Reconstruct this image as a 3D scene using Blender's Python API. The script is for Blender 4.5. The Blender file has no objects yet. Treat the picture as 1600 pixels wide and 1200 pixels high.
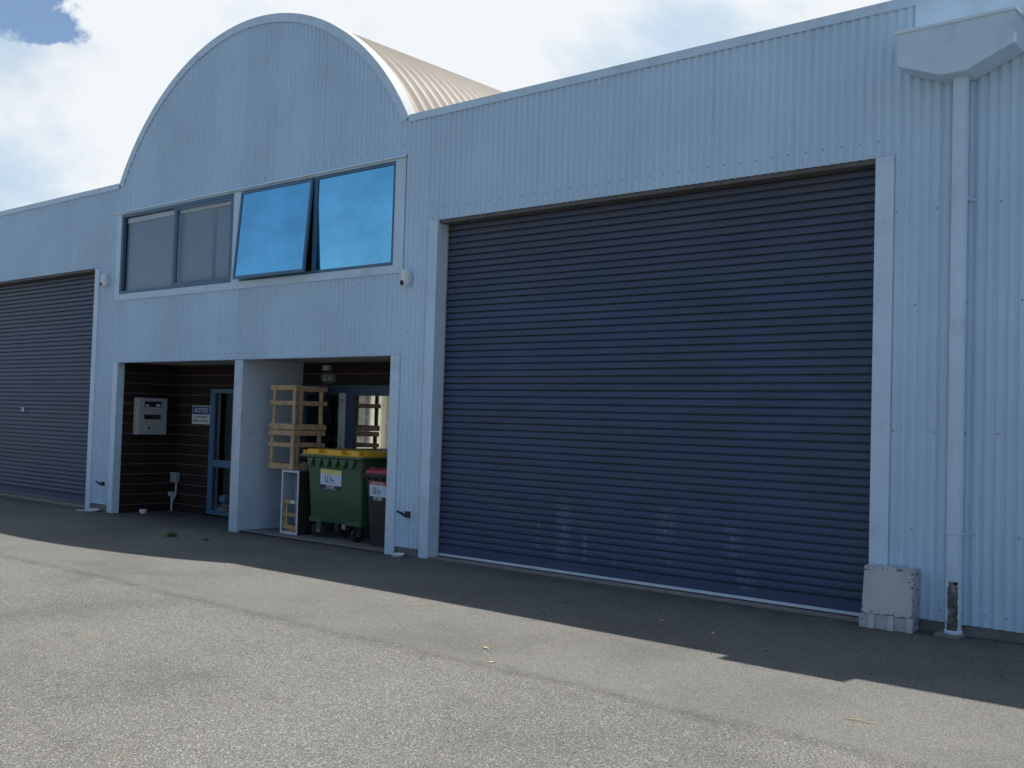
import bpy, bmesh, math, random
from mathutils import Vector, Matrix
rnd = random.Random(7)
S = bpy.context.scene
COL = S.collection
rad = math.radians

# ---------------------------------------------------------------- camera
cam_d = bpy.data.cameras.new('camera')
cam = bpy.data.objects.new('camera', cam_d); COL.objects.link(cam); S.camera = cam
cam_d.sensor_fit = 'HORIZONTAL'; cam_d.sensor_width = 36.0
cam_d.lens = 1657.19 / 1600 * 36
cam_d.clip_start = 0.05; cam_d.clip_end = 2000
yaw, pitch, roll = rad(40.47054), rad(2.04882), rad(1.69858)
fwd = Vector((-math.sin(yaw)*math.cos(pitch), math.cos(yaw)*math.cos(pitch), math.sin(pitch)))
r0 = Vector((math.cos(yaw), math.sin(yaw), 0)); u0 = r0.cross(fwd)
rv = r0*math.cos(roll) + u0*math.sin(roll); uv = -r0*math.sin(roll) + u0*math.cos(roll)
M = Matrix((rv, uv, -fwd)).transposed().to_4x4()
M.translation = Vector((0, -9.17344, 1.66)); cam.matrix_world = M
S.render.resolution_x = 1024; S.render.resolution_y = 768

# ---------------------------------------------------------------- sun, sky
SUN = Vector((0.105, 0.36, 1.0)).normalized()
sl = bpy.data.lights.new('sun', 'SUN'); sl.energy = 4.2; sl.angle = rad(0.55); sl.color = (1.0, 0.95, 0.87)
so = bpy.data.objects.new('sun', sl); COL.objects.link(so)
so.rotation_euler = SUN.to_track_quat('Z', 'Y').to_euler()
W = bpy.data.worlds.new('World'); S.world = W; W.use_nodes = True
nt = W.node_tree; nt.nodes.clear()
def N(t, **k):
    n = nt.nodes.new(t)
    for a, b in k.items(): setattr(n, a, b)
    return n
L = lambda a, b: nt.links.new(a, b)
def MATH(op, a, b=None, clamp=False):
    n = N('ShaderNodeMath', operation=op, use_clamp=clamp)
    for i, v in enumerate((a, b)):
        if v is None: continue
        if isinstance(v, (int, float)): n.inputs[i].default_value = v
        else: L(v, n.inputs[i])
    return n.outputs[0]
def RAMP(fac, stops, interp='LINEAR'):
    n = N('ShaderNodeValToRGB'); cr = n.color_ramp; cr.interpolation = interp
    while len(cr.elements) < len(stops): cr.elements.new(0.5)
    for e, (p, c) in zip(cr.elements, stops):
        e.position = p; e.color = (c, c, c, 1) if isinstance(c, (int, float)) else (*c, 1)
    L(fac, n.inputs[0]); return n.outputs[0]
def MIX(fac, a, b, mode='MIX'):
    n = N('ShaderNodeMix', data_type='RGBA', blend_type=mode)
    for s, v in ((n.inputs[0], fac), (n.inputs[6], a), (n.inputs[7], b)):
        if isinstance(v, (int, float)): s.default_value = v
        elif isinstance(v, tuple): s.default_value = (*v, 1)
        else: L(v, s)
    return n.outputs[2]
sky = N('ShaderNodeTexSky', sky_type='NISHITA', sun_disc=False)
sky.sun_elevation = math.asin(SUN.z); sky.sun_rotation = math.atan2(SUN.x, SUN.y)
sky.air_density = 1.0; sky.dust_density = 0.6; sky.ozone_density = 2.0
tc = N('ShaderNodeTexCoord')
sep = N('ShaderNodeSeparateXYZ'); L(tc.outputs['Generated'], sep.inputs[0])
zz = MATH('ADD', sep.outputs[2], 0.55)
px = MATH('DIVIDE', sep.outputs[0], zz); py = MATH('DIVIDE', sep.outputs[1], zz)
cmb = N('ShaderNodeCombineXYZ'); L(px, cmb.inputs[0]); L(py, cmb.inputs[1])
def NOI(scale, det, rough, w=0.0, dist=0.0):
    n = N('ShaderNodeTexNoise', noise_dimensions='4D'); n.inputs['Scale'].default_value = scale
    n.inputs['Detail'].default_value = det; n.inputs['Roughness'].default_value = rough
    n.inputs['W'].default_value = w; n.inputs['Distortion'].default_value = dist
    L(cmb.outputs[0], n.inputs['Vector']); return n.outputs[0]
n1 = NOI(1.7, 9, 0.56, 3.1, 0.3)
side = RAMP(MATH('ADD', MATH('MULTIPLY', sep.outputs[1], 0.5), 0.5), [(0.28, 0.0), (0.62, 1.0)])   # cloud bank over the building side
cov = MATH('ADD', n1, MATH('MULTIPLY', side, 0.35))
wn_ = N('ShaderNodeTexNoise'); wn_.inputs['Scale'].default_value = 9.0; wn_.inputs['Detail'].default_value = 8; wn_.inputs['Roughness'].default_value = 0.62
L(tc.outputs['Generated'], wn_.inputs['Vector'])
wc = N('ShaderNodeVectorMath', operation='SUBTRACT'); L(wn_.outputs['Color'], wc.inputs[0]); wc.inputs[1].default_value = (0.5, 0.5, 0.5)
wsc = N('ShaderNodeVectorMath', operation='SCALE'); L(wc.outputs[0], wsc.inputs[0]); wsc.inputs['Scale'].default_value = 0.16
wad = N('ShaderNodeVectorMath', operation='ADD'); L(tc.outputs['Generated'], wad.inputs[0]); L(wsc.outputs[0], wad.inputs[1])
warp = N('ShaderNodeVectorMath', operation='NORMALIZE'); L(wad.outputs[0], warp.inputs[0])
gap = None                                    # two small holes of open sky in the cloud
for dvec, c0, amt in (((-0.8700, 0.3700, 0.3370), 0.9993, 0.28), ((-0.8600, 0.4000, 0.3180), 0.9996, 0.28)):
    dn = N('ShaderNodeVectorMath', operation='DOT_PRODUCT'); L(warp.outputs[0], dn.inputs[0])
    dn.inputs[1].default_value = Vector(dvec).normalized()
    g_ = MATH('MULTIPLY', RAMP(MATH('MULTIPLY', MATH('SUBTRACT', dn.outputs['Value'], c0), 1.0/(1.0-c0), True), [(0.0, 0.0), (1.0, 1.0)], 'EASE'), amt)
    gap = g_ if gap is None else MATH('MAXIMUM', gap, g_)
cov = MATH('SUBTRACT', cov, gap)
mask = RAMP(cov, [(0.56, 0.0), (0.74, 1.0)])
n2 = NOI(3.6, 8, 0.58, 8.3, 0.25)
n3 = NOI(1.5, 4, 0.5, 1.7)
cl = RAMP(MATH('ADD', MATH('MULTIPLY', n2, 0.6), MATH('MULTIPLY', n3, 0.6)),
          [(0.44, (3.5, 4.7, 6.2)), (0.54, (5.0, 6.0, 7.0)), (0.61, (7.1, 7.4, 7.7))])
skyc = MIX(0.0, sky.outputs[0], (1, 1, 1))
mixc = MIX(mask, skyc, cl)
bg = N('ShaderNodeBackground'); bg.inputs[1].default_value = 0.076; L(mixc, bg.inputs[0])
wo = N('ShaderNodeOutputWorld'); L(bg.outputs[0], wo.inputs[0])
S.view_settings.view_transform = 'Standard'; S.view_settings.look = 'None'
S.view_settings.exposure = 0.72; S.view_settings.gamma = 1.0
S.view_settings.use_curve_mapping = False

# ---------------------------------------------------------------- materials
def newmat(name):
    global nt
    m = bpy.data.materials.new(name); m.use_nodes = True; nt = m.node_tree; nt.nodes.clear()
    p = N('ShaderNodeBsdfPrincipled'); o = N('ShaderNodeOutputMaterial'); L(p.outputs[0], o.inputs[0])
    t = N('ShaderNodeTexCoord'); return m, p, t.outputs['Object'], o
def noise(vec, scale, det=4, rough=0.5, stretch=None, off=None):
    if stretch or off:
        mp = N('ShaderNodeMapping'); L(vec, mp.inputs[0])
        if stretch: mp.inputs['Scale'].default_value = stretch
        if off: mp.inputs['Location'].default_value = off
        vec = mp.outputs[0]
    n = N('ShaderNodeTexNoise'); n.inputs['Scale'].default_value = scale
    n.inputs['Detail'].default_value = det; n.inputs['Roughness'].default_value = rough
    L(vec, n.inputs['Vector']); return n.outputs[0]
def bump(p, h, strength, dist=0.01):
    b = N('ShaderNodeBump'); b.inputs['Strength'].default_value = strength; b.inputs['Distance'].default_value = dist
    L(h, b.inputs['Height']); L(b.outputs[0], p.inputs['Normal'])
def simple(name, base, rough=0.5, metal=0.0, var=0.12, vs=3.0, bs=0.0, bscale=60, dirt=None, spec=0.5):
    """painted or plain surface: base colour with soft unevenness, optional dirt colour in patches"""
    m, p, v, o = newmat(name)
    a = tuple(c*(1-var) for c in base); b = tuple(min(1, c*(1+var)) for c in base)
    c = MIX(RAMP(noise(v, vs, 6, 0.6), [(0.3, 0), (0.7, 1)]), a, b)
    if dirt: c = MIX(RAMP(noise(v, vs*2.3, 8, 0.65, off=(3, 7, 1)), [(0.52, 0), (0.72, dirt[1])]), c, dirt[0])
    L(c, p.inputs['Base Color'])
    p.inputs['Roughness'].default_value = rough; p.inputs['Metallic'].default_value = metal
    p.inputs['Specular IOR Level'].default_value = spec
    if bs: bump(p, noise(v, bscale, 4), bs, 0.005)
    return m
def sepxyz(v):
    s = N('ShaderNodeSeparateXYZ'); L(v, s.inputs[0]); return s.outputs

PAINT = (0.49, 0.66, 0.82)
def cladding_mat(name, base, streak=(0.30, 0.27, 0.24)):
    m, p, v, o = newmat(name); x, y, z = sepxyz(v)
    sheet = MATH('FLOOR', MATH('DIVIDE', x, 0.774))
    wn = N('ShaderNodeTexWhiteNoise', noise_dimensions='1D'); L(sheet, wn.inputs['W'])
    tone = MATH('ADD', MATH('MULTIPLY', wn.outputs[0], 0.07), 0.95)
    c = MIX(RAMP(noise(v, 0.9, 5), [(0.3, 0), (0.7, 1)]), tuple(k*0.93 for k in base), tuple(k*1.05 for k in base))
    g = N('ShaderNodeCombineColor')
    for i in range(3): L(tone, g.inputs[i])
    c = MIX(1.0, c, g.outputs[0], 'MULTIPLY')
    st = RAMP(noise(v, 1.0, 6, 0.62, stretch=(22, 22, 0.8)), [(0.52, 0), (0.85, 0.40)])
    pan = RAMP(y, [(0.004, 0.25), (0.012, 1.0)])
    c = MIX(RAMP(y, [(0.006, 0.0), (0.014, 0.05)]), c, streak)                        # pans darkened: grime plus rib shade painted in
    c = MIX(MATH('MULTIPLY', st, pan), c, streak)
    sp = RAMP(noise(v, 14, 6, 0.7), [(0.66, 0), (0.78, 0.4)])
    c = MIX(sp, c, tuple(k*0.6 for k in base))
    L(c, p.inputs['Base Color']); p.inputs['Roughness'].default_value = 0.52
    p.inputs['Specular IOR Level'].default_value = 0.35
    bump(p, noise(v, 2.2, 3, 0.5, stretch=(1, 1, 0.35)), 0.25, 0.02)
    return m
M_clad = cladding_mat('ribbed painted steel', PAINT)
M_trim = simple('painted flashing', (0.54, 0.69, 0.82), 0.42, var=0.05, vs=1.5, dirt=((0.30, 0.33, 0.36), 0.35), spec=0.4)
M_screw = simple('screw heads', (0.22, 0.27, 0.33), 0.5)
M_plaster = simple('painted plaster', (0.50, 0.60, 0.70), 0.85, var=0.06, vs=1.2, bs=0.35, bscale=90, dirt=((0.27, 0.31, 0.35), 0.4))
M_roof = simple('sun bleached roof steel', (0.200, 0.176, 0.148), 0.6, var=0.10, vs=2.0, dirt=((0.24, 0.20, 0.16), 0.55))
M_capwhite = simple('pale cap flashing', (0.32, 0.34, 0.35), 0.5, var=0.04)
M_conc = simple('concrete', (0.19, 0.18, 0.17), 0.9, var=0.2, vs=5, bs=0.4, bscale=50, dirt=((0.14, 0.13, 0.12), 0.6))
M_inner = simple('inner framing', (0.16, 0.17, 0.18), 0.9)
M_soffit = simple('soffit board', (0.30, 0.33, 0.35), 0.9, dirt=((0.17, 0.16, 0.14), 0.6))
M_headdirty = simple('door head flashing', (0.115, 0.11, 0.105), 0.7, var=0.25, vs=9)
M_alu = simple('blue powder coated aluminium', (0.060, 0.140, 0.240), 0.38, var=0.08)
M_aludark = simple('dark blue aluminium', (0.022, 0.05, 0.10), 0.4, var=0.08)
M_bare = simple('bare aluminium', (0.55, 0.58, 0.62), 0.35, metal=0.5, var=0.06)
M_rubber = simple('black rubber', (0.016, 0.017, 0.02), 0.6)
M_black = simple('black plastic', (0.014, 0.015, 0.018), 0.38)
M_white = simple('white plastic', (0.72, 0.74, 0.76), 0.4, var=0.04)
M_dirtywhite = simple('scuffed white steel', (0.46, 0.47, 0.47), 0.55, var=0.07, vs=6, dirt=((0.36, 0.36, 0.35), 0.6))
M_lens = simple('camera lens', (0.01, 0.012, 0.02), 0.08)
M_beige = simple('beige lining', (0.30, 0.27, 0.23), 0.8)
M_card = simple('cardboard', (0.28, 0.20, 0.13), 0.9)

# dark stained weatherboards, each course's lit and worn lip painted as a pale line
def boards_mat():
    m, p, v, o = newmat('dark stained weatherboard'); x, y, z = sepxyz(v)
    fr = MATH('FRACT', MATH('DIVIDE', MATH('ADD', z, 0.09), 0.17))
    line = RAMP(fr, [(0.0, 1.0), (0.055, 1.0), (0.085, 0.0)])
    line = MATH('MULTIPLY', line, RAMP(noise(v, 5, 5, 0.6), [(0.25, 0.35), (0.6, 1.0)]))
    c = MIX(RAMP(noise(v, 3.0, 8, 0.7, stretch=(1, 1, 9)), [(0.3, 0), (0.75, 1)]), (0.014, 0.009, 0.008), (0.036, 0.023, 0.019))
    c = MIX(line, c, (0.155, 0.125, 0.115))
    L(c, p.inputs['Base Color']); p.inputs['Roughness'].default_value = 0.75
    p.inputs['Specular IOR Level'].default_value = 0.25
    bump(p, noise(v, 30, 6, 0.7, stretch=(1, 1, 5)), 0.4, 0.004)
    return m
M_boards = boards_mat()

# roller curtain with dust at the top and pale scrape marks low down
def curtain_mat(name, marks):
    m, p, v, o = newmat(name); x, y, z = sepxyz(v)
    c = MIX(RAMP(noise(v, 1.3, 6, 0.6, stretch=(1, 1, 2.5)), [(0.3, 0), (0.7, 1)]), (0.049, 0.074, 0.134), (0.062, 0.090, 0.158))
    dust = RAMP(z, [(0.0, 0.0), (1.0, 0.0)]) if False else None
    d = N('ShaderNodeMapRange'); L(z, d.inputs[0]); d.inputs[1].default_value = 3.0; d.inputs[2].default_value = 4.0
    dm = MATH('MULTIPLY', d.outputs[0], RAMP(noise(v, 2.5, 6, 0.7), [(0.3, 0.2), (0.7, 0.75)]))
    c = MIX(dm, c, (0.085, 0.083, 0.088))
    streaks = RAMP(noise(v, 1.0, 7, 0.7, stretch=(30, 1, 1.2)), [(0.55, 0), (0.85, 0.25)])
    c = MIX(streaks, c, (0.085, 0.095, 0.12))
    spk = RAMP(noise(v, 45, 3, 0.6), [(0.74, 0), (0.78, 0.5)])
    c = MIX(spk, c, (0.16, 0.18, 0.22))
    if marks:
        fine = MATH('MULTIPLY', RAMP(noise(v, 1.0, 6, 0.75, stretch=(90, 1, 14)), [(0.47, 0), (0.58, 1.0)]), RAMP(noise(v, 9, 5, 0.7, off=(3, 0, 8)), [(0.36, 0.15), (0.55, 1.0)]))
        tot = None
        for (mx, wx, z0, z1, amt) in marks:
            a = MATH('SUBTRACT', 1.0, MATH('DIVIDE', MATH('ABSOLUTE', MATH('SUBTRACT', x, mx)), wx), True)
            b = MATH('SUBTRACT', 1.0, MATH('DIVIDE', MATH('ABSOLUTE', MATH('SUBTRACT', z, (z0+z1)/2)), (z1-z0)/2), True)
            k = MATH('MULTIPLY', MATH('MULTIPLY', MATH('POWER', a, 0.5), MATH('POWER', b, 0.4)), amt)
            tot = k if tot is None else MATH('MAXIMUM', tot, k)
        band = RAMP(MATH('FRACT', MATH('DIVIDE', MATH('SUBTRACT', z, 0.145), 0.0781)), [(0.05, 0.15), (0.3, 0.3), (0.45, 1.0), (0.85, 0.7), (0.95, 0.1)])
        mm = MATH('MULTIPLY', MATH('MULTIPLY', tot, fine), band, True)
        c = MIX(MATH('MULTIPLY', mm, 0.6), c, (0.52, 0.60, 0.72))
    L(c, p.inputs['Base Color']); p.inputs['Roughness'].default_value = 0.42
    p.inputs['Specular IOR Level'].default_value = 0.28
    bump(p, noise(v, 3.0, 4, 0.5), 0.15, 0.02)
    return m
M_curt = curtain_mat('navy roller curtain', [(-7.17, 0.12, 0.16, 0.86, 0.9), (-6.87, 0.035, 0.15, 0.60, 1.0),
    (-6.48, 0.02, 0.10, 0.38, 1.0), (-5.86, 0.13, 0.42, 0.86, 0.75), (-5.80, 0.02, 0.10, 0.35, 1.0),
    (-5.08, 0.13, 0.38, 0.75, 0.75), (-4.93, 0.12, 0.08, 0.36, 0.9), (-7.53, 0.03, 0.15, 0.62, 0.5), (-6.2, 0.03, 0.1, 0.3, 0.5)])
M_curt2 = curtain_mat('navy roller curtain plain', [])

def asphalt_mat():
    m, p, v, o = newmat('worn chip seal asphalt'); x, y, z = sepxyz(v)
    def chips(sc, off):
        mp = N('ShaderNodeMapping'); L(v, mp.inputs[0]); mp.inputs['Location'].default_value = off
        vo = N('ShaderNodeTexVoronoi'); vo.inputs['Scale'].default_value = sc; L(mp.outputs[0], vo.inputs['Vector'])
        return vo
    va = chips(180, (0, 0, 0)); vb = chips(240, (5, 2, 0))
    ca = sepc(va); cb = sepc(vb)
    coarse = RAMP(ca, [(0.0, (0.050, 0.050, 0.047)), (0.30, (0.112, 0.111, 0.105)), (0.70, (0.154, 0.153, 0.144)), (0.90, (0.215, 0.211, 0.192)), (0.97, (0.30, 0.295, 0.275)), (1.0, (0.52, 0.515, 0.48))])
    fine = RAMP(cb, [(0.0, (0.080, 0.079, 0.075)), (0.5, (0.134, 0.133, 0.125)), (0.92, (0.187, 0.186, 0.174)), (1.0, (0.38, 0.375, 0.35))])
    wob = MATH('MULTIPLY', MATH('SUBTRACT', noise(v, 0.8, 6, 0.6), 0.5), 0.35)
    yy = MATH('ADD', y, wob)
    r = N('ShaderNodeMapRange'); L(yy, r.inputs[0]); r.inputs[1].default_value = -3.60; r.inputs[2].default_value = -3.42
    c = MIX(r.outputs[0], coarse, fine)
    # seam of the lane edge
    sd = MATH('SUBTRACT', 1.0, MATH('DIVIDE', MATH('ABSOLUTE', MATH('ADD', yy, 3.62)), 0.13), True)
    sd = MATH('MULTIPLY', MATH('MULTIPLY', sd, 0.5), RAMP(noise(v, 3, 6, 0.7), [(0.35, 0.2), (0.6, 1)]))
    c = MIX(sd, c, (0.055, 0.052, 0.048))
    # wide patches, oil, rust stains, dark cracks
    pt = RAMP(noise(v, 0.55, 7, 0.6), [(0.30, 0.72), (0.50, 0.95), (0.72, 1.06)])
    c = MIX(1.0, c, pt, 'MULTIPLY')
    oil = RAMP(noise(v, 1.7, 8, 0.66, off=(11, 3, 0)), [(0.60, 0), (0.74, 0.40)])
    c = MIX(oil, c, (0.060, 0.058, 0.056))
    gl = MATH('MULTIPLY', RAMP(noise(v, 6, 5, 0.6, off=(1, 9, 0)), [(0.45, 0.0), (0.7, 0.75)]), RAMP(noise(v, 0.45, 3, 0.5, off=(8, 1, 0)), [(0.50, 0), (0.60, 1)]))
    c = MIX(MATH('MULTIPLY', gl, 0.10), c, (0.26, 0.20, 0.13))
    cm = N('ShaderNodeMapping'); L(v, cm.inputs[0]); cm.inputs['Scale'].default_value = (0.33, 0.55, 1)
    cw = N('ShaderNodeVectorMath', operation='ADD'); L(cm.outputs[0], cw.inputs[0])
    cn = N('ShaderNodeTexNoise'); cn.inputs['Scale'].default_value = 2.2; cn.inputs['Detail'].default_value = 8; L(v, cn.inputs['Vector'])
    cs = N('ShaderNodeVectorMath', operation='SCALE'); L(cn.outputs['Color'], cs.inputs[0]); cs.inputs['Scale'].default_value = 0.45; L(cs.outputs[0], cw.inputs[1])
    cv = N('ShaderNodeTexVoronoi', feature='DISTANCE_TO_EDGE'); cv.inputs['Scale'].default_value = 0.8; L(cw.outputs[0], cv.inputs['Vector'])
    crk = MATH('MULTIPLY', RAMP(cv.outputs['Distance'], [(0.0, 0.40), (0.0035, 0.0)]), RAMP(noise(v, 0.5, 3, 0.5, off=(2, 5, 0)), [(0.50, 0), (0.60, 1)]))
    c = MIX(crk, c, (0.035, 0.034, 0.032))
    # patchy darker margin along the foot of the wall
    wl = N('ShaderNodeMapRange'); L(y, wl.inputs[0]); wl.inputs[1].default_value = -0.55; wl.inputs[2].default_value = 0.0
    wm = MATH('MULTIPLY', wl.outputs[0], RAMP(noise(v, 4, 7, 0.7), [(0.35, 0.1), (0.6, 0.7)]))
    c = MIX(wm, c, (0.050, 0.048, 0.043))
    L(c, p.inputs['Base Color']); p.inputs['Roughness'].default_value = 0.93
    p.inputs['Specular IOR Level'].default_value = 0.2
    dd = MATH('ADD', MATH('MULTIPLY', va.outputs['Distance'], -1.0), MATH('MULTIPLY', noise(v, 40, 4, 0.6), 0.6))
    bump(p, dd, 0.55, 0.006)
    return m
def sepc(vo):
    s = N('ShaderNodeSeparateColor'); L(vo.outputs['Color'], s.inputs[0]); return s.outputs[0]
M_asph = asphalt_mat()

def glass_mat(name, ior=1.5, tint=(1, 1, 1), extra=0.0):
    m, p, v, o = newmat(name); nt.nodes.remove(p)
    ge = N('ShaderNodeNewGeometry'); vm = N('ShaderNodeVectorMath', operation='DOT_PRODUCT')
    L(ge.outputs['Normal'], vm.inputs[0]); L(ge.outputs['Incoming'], vm.inputs[1])
    sch = MATH('POWER', MATH('SUBTRACT', 1.0, MATH('ABSOLUTE', vm.outputs['Value']), True), 5.0)
    frs = MATH('ADD', MATH('MULTIPLY', sch, 0.96), 0.04)
    t = N('ShaderNodeBsdfTransparent'); t.inputs[0].default_value = (*tint, 1)
    g = N('ShaderNodeBsdfGlossy'); g.inputs['Roughness'].default_value = 0.012
    mx = N('ShaderNodeMixShader'); L(MATH('ADD', frs, extra, True), mx.inputs[0])
    L(t.outputs[0], mx.inputs[1]); L(g.outputs[0], mx.inputs[2]); L(mx.outputs[0], o.inputs[0]); return m
M_glass = glass_mat('clear glass', 1.45, (0.8, 0.84, 0.86), 0.0)
M_glassdim = glass_mat('grey tinted glass', 1.45, (0.88, 0.90, 0.93), 0.0)
def film_mat(name, base, rough=0.03):
    m, p, v, o = newmat(name)
    c = MIX(RAMP(noise(v, 1.1, 5, 0.55, stretch=(1, 1, 1.6)), [(0.32, 0), (0.68, 1)]), tuple(k*0.80 for k in base), tuple(min(1, k*1.10) for k in base))
    dirt = RAMP(noise(v, 16, 6, 0.7, stretch=(1.5, 1, 0.5)), [(0.58, 0), (0.78, 0.30)])
    c = MIX(dirt, c, tuple(k*0.75+0.05 for k in base))
    L(c, p.inputs['Base Color']); p.inputs['Metallic'].default_value = 1.0
    L(MATH('ADD', MATH('MULTIPLY', dirt, 0.6), rough), p.inputs['Roughness'])
    bump(p, noise(v, 1.3, 3), 0.02 if base[0] > 0.4 else 0.08, 0.02)
    return m
M_film = film_mat('blue mirror film glass', (0.24, 0.60, 0.80), 0.05)  # film tint and its unevenness also carry the reflected sky's blue
M_mirror = film_mat('mirrored door glass', (0.50, 0.52, 0.50), 0.02)

def wood_mat(name, a, b):
    m, p, v, o = newmat(name)
    g = noise(v, 9, 8, 0.7, stretch=(1.2, 1.2, 1.2))
    c = MIX(RAMP(g, [(0.3, 0), (0.7, 1)]), a, b)
    k = RAMP(noise(v, 22, 3, 0.5, off=(4, 4, 4)), [(0.68, 0), (0.74, 0.85)])
    c = MIX(k, c, (0.06, 0.035, 0.02))
    L(c, p.inputs['Base Color']); p.inputs['Roughness'].default_value = 0.8
    bump(p, noise(v, 40, 5, 0.6), 0.3, 0.003); return m
M_wood = wood_mat('rough pine', (0.33, 0.215, 0.12), (0.62, 0.44, 0.26))
M_wood2 = wood_mat('orange pine', (0.42, 0.25, 0.10), (0.58, 0.36, 0.16))
M_green = simple('dark green bin plastic', (0.052, 0.120, 0.064), 0.48, var=0.12, vs=4, dirt=((0.070, 0.115, 0.075), 0.8), bs=0.15, bscale=25)
M_yellow = simple('yellow lid plastic', (0.85, 0.45, 0.02), 0.45, var=0.08, dirt=((0.45, 0.23, 0.03), 0.5))
M_binblk = simple('black bin plastic', (0.017, 0.018, 0.022), 0.5, var=0.15, dirt=((0.035, 0.036, 0.04), 0.5))
M_red = simple('red lid plastic', (0.42, 0.03, 0.06), 0.45, var=0.1)
M_tyre = simple('caster tyre', (0.02, 0.021, 0.024), 0.7)
M_gal = simple('galvanised steel', (0.35, 0.37, 0.39), 0.45, metal=0.6)
M_stkw = simple('sticker white', (0.58, 0.68, 0.80), 0.5, var=0.03)
M_stky = simple('sticker yellow', (0.70, 0.66, 0.22), 0.5, var=0.04)
M_stkr = simple('sticker red', (0.55, 0.05, 0.06), 0.5, var=0.04)
M_stkn = simple('sticker navy', (0.012, 0.035, 0.07), 0.5, var=0.04)
M_stkb = simple('sticker blue', (0.03, 0.16, 0.30), 0.5)
M_signblue = simple('sign blue', (0.015, 0.045, 0.19), 0.5, var=0.03)
M_signwhite = simple('sign white', (0.62, 0.63, 0.62), 0.5, var=0.03)
M_meter = simple('meter box enamel', (0.36, 0.37, 0.36), 0.5, var=0.04)
M_blind = simple('grey blind fabric', (0.33, 0.41, 0.46), 0.9, var=0.05)
M_blindhead = simple('pale blind rail', (0.80, 0.82, 0.78), 0.6)
M_cab = simple('cabinet lining', (0.36, 0.42, 0.50), 0.7)
M_cabside = simple('dark cabinet side', (0.035, 0.024, 0.020), 0.7)
M_cabedge = simple('white cabinet edge', (0.62, 0.66, 0.72), 0.5)
M_leaf = simple('dry leaf', (0.50, 0.40, 0.22), 0.8)
M_grass = simple('weed green', (0.045, 0.085, 0.025), 0.7, var=0.3, vs=20)
M_moss = simple('mossy rusted steel', (0.10, 0.105, 0.09), 0.95, var=0.7, vs=25, bs=0.8, bscale=80, dirt=((0.36, 0.42, 0.46), 0.9))
M_moss.node_tree.nodes['Noise Texture.001'].inputs['Scale'].default_value = 11
M_cream = simple('cream render', (0.78, 0.74, 0.60), 0.8, var=0.05)
M_greyshut = simple('pale grey shutter', (0.27, 0.33, 0.35), 0.6, var=0.05)
M_rollblue = simple('pale blue plastic wrap', (0.32, 0.50, 0.85), 0.35)
M_lampglass = simple('bulkhead glass', (0.30, 0.31, 0.32), 0.12)
M_lampbase = simple('grey lamp metal', (0.10, 0.11, 0.12), 0.5)

# ---------------------------------------------------------------- mesh helpers
class MB:
    def __init__(s): s.bm = bmesh.new(); s.mi = 0; s.M = Matrix.Identity(4)
    def _v(s, p): return s.bm.verts.new(s.M @ Vector(p))
    def _f(s, vs):
        try: f = s.bm.faces.new(vs); f.material_index = s.mi; return f
        except ValueError: return None
    def box(s, x0, x1, y0, y1, z0, z1, bev=0.0):
        if bev > 0:
            b = bmesh.new(); bmesh.ops.create_cube(b, size=1)
            for v in b.verts: v.co = Vector(((x0+x1)/2+v.co.x*(x1-x0), (y0+y1)/2+v.co.y*(y1-y0), (z0+z1)/2+v.co.z*(z1-z0)))
            bmesh.ops.bevel(b, geom=b.edges[:], offset=bev, segments=2, affect='EDGES', profile=0.5)
            mp = {v: s._v(v.co) for v in b.verts}
            for f in b.faces: s._f([mp[v] for v in f.verts])
            b.free(); return
        P = [(x, y, z) for x in (x0, x1) for y in (y0, y1) for z in (z0, z1)]
        v = [s._v(p) for p in P]
        for q in ((0,1,3,2),(4,6,7,5),(0,4,5,1),(2,3,7,6),(0,2,6,4),(1,5,7,3)): s._f([v[i] for i in q])
    def prism(s, pts, a0, a1, axis='y'):
        """polygon pts extruded along axis"""
        def P(u, w, a): return {'y': (u, a, w), 'x': (a, u, w), 'z': (u, w, a)}[axis]
        A = [s._v(P(u, w, a0)) for u, w in pts]; B = [s._v(P(u, w, a1)) for u, w in pts]
        s._f(A); s._f(B[::-1]); n = len(pts)
        for i in range(n): s._f([A[i], B[i], B[(i+1) % n], A[(i+1) % n]])
    def loft(s, rings, caps=True):
        R = [[s._v(p) for p in r] for r in rings]; n = len(R[0])
        for a, b in zip(R[:-1], R[1:]):
            for i in range(n): s._f([a[i], a[(i+1) % n], b[(i+1) % n], b[i]])
        if caps: s._f(R[0][::-1]); s._f(R[-1])
    def tube(s, pts, r, n=12, caps=True):
        pts = [Vector(p) for p in pts]; rs = r if isinstance(r, (list, tuple)) else [r]*len(pts)
        rings = []; up = None
        for i, p in enumerate(pts):
            d = (pts[min(i+1, len(pts)-1)] - pts[max(i-1, 0)]).normalized()
            if up is None: up = Vector((0, 0, 1)) if abs(d.z) < 0.9 else Vector((0, 1, 0))
            a = d.cross(up).normalized(); b = a.cross(d).normalized(); up = b
            rings.append([p + (a*math.cos(t) + b*math.sin(t))*rs[i] for t in [2*math.pi*k/n for k in range(n)]])
        s.loft(rings, caps)
    def build(s, name, mats, parent=None, smooth=False, label=None, angle=35):
        bmesh.ops.recalc_face_normals(s.bm, faces=s.bm.faces[:])
        me = bpy.data.meshes.new(name); s.bm.to_mesh(me); s.bm.free()
        for m in (mats if isinstance(mats, (list, tuple)) else [mats]): me.materials.append(m)
        o = bpy.data.objects.new(name, me); COL.objects.link(o)
        if smooth:
            for p in me.polygons: p.use_smooth = True
            try: me.set_sharp_from_angle(angle=rad(angle))
            except Exception: pass
        if parent is not None:
            o.parent = parent
            o.matrix_parent_inverse = parent_inv(parent)
        if label: o['label'] = label
        return o
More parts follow.
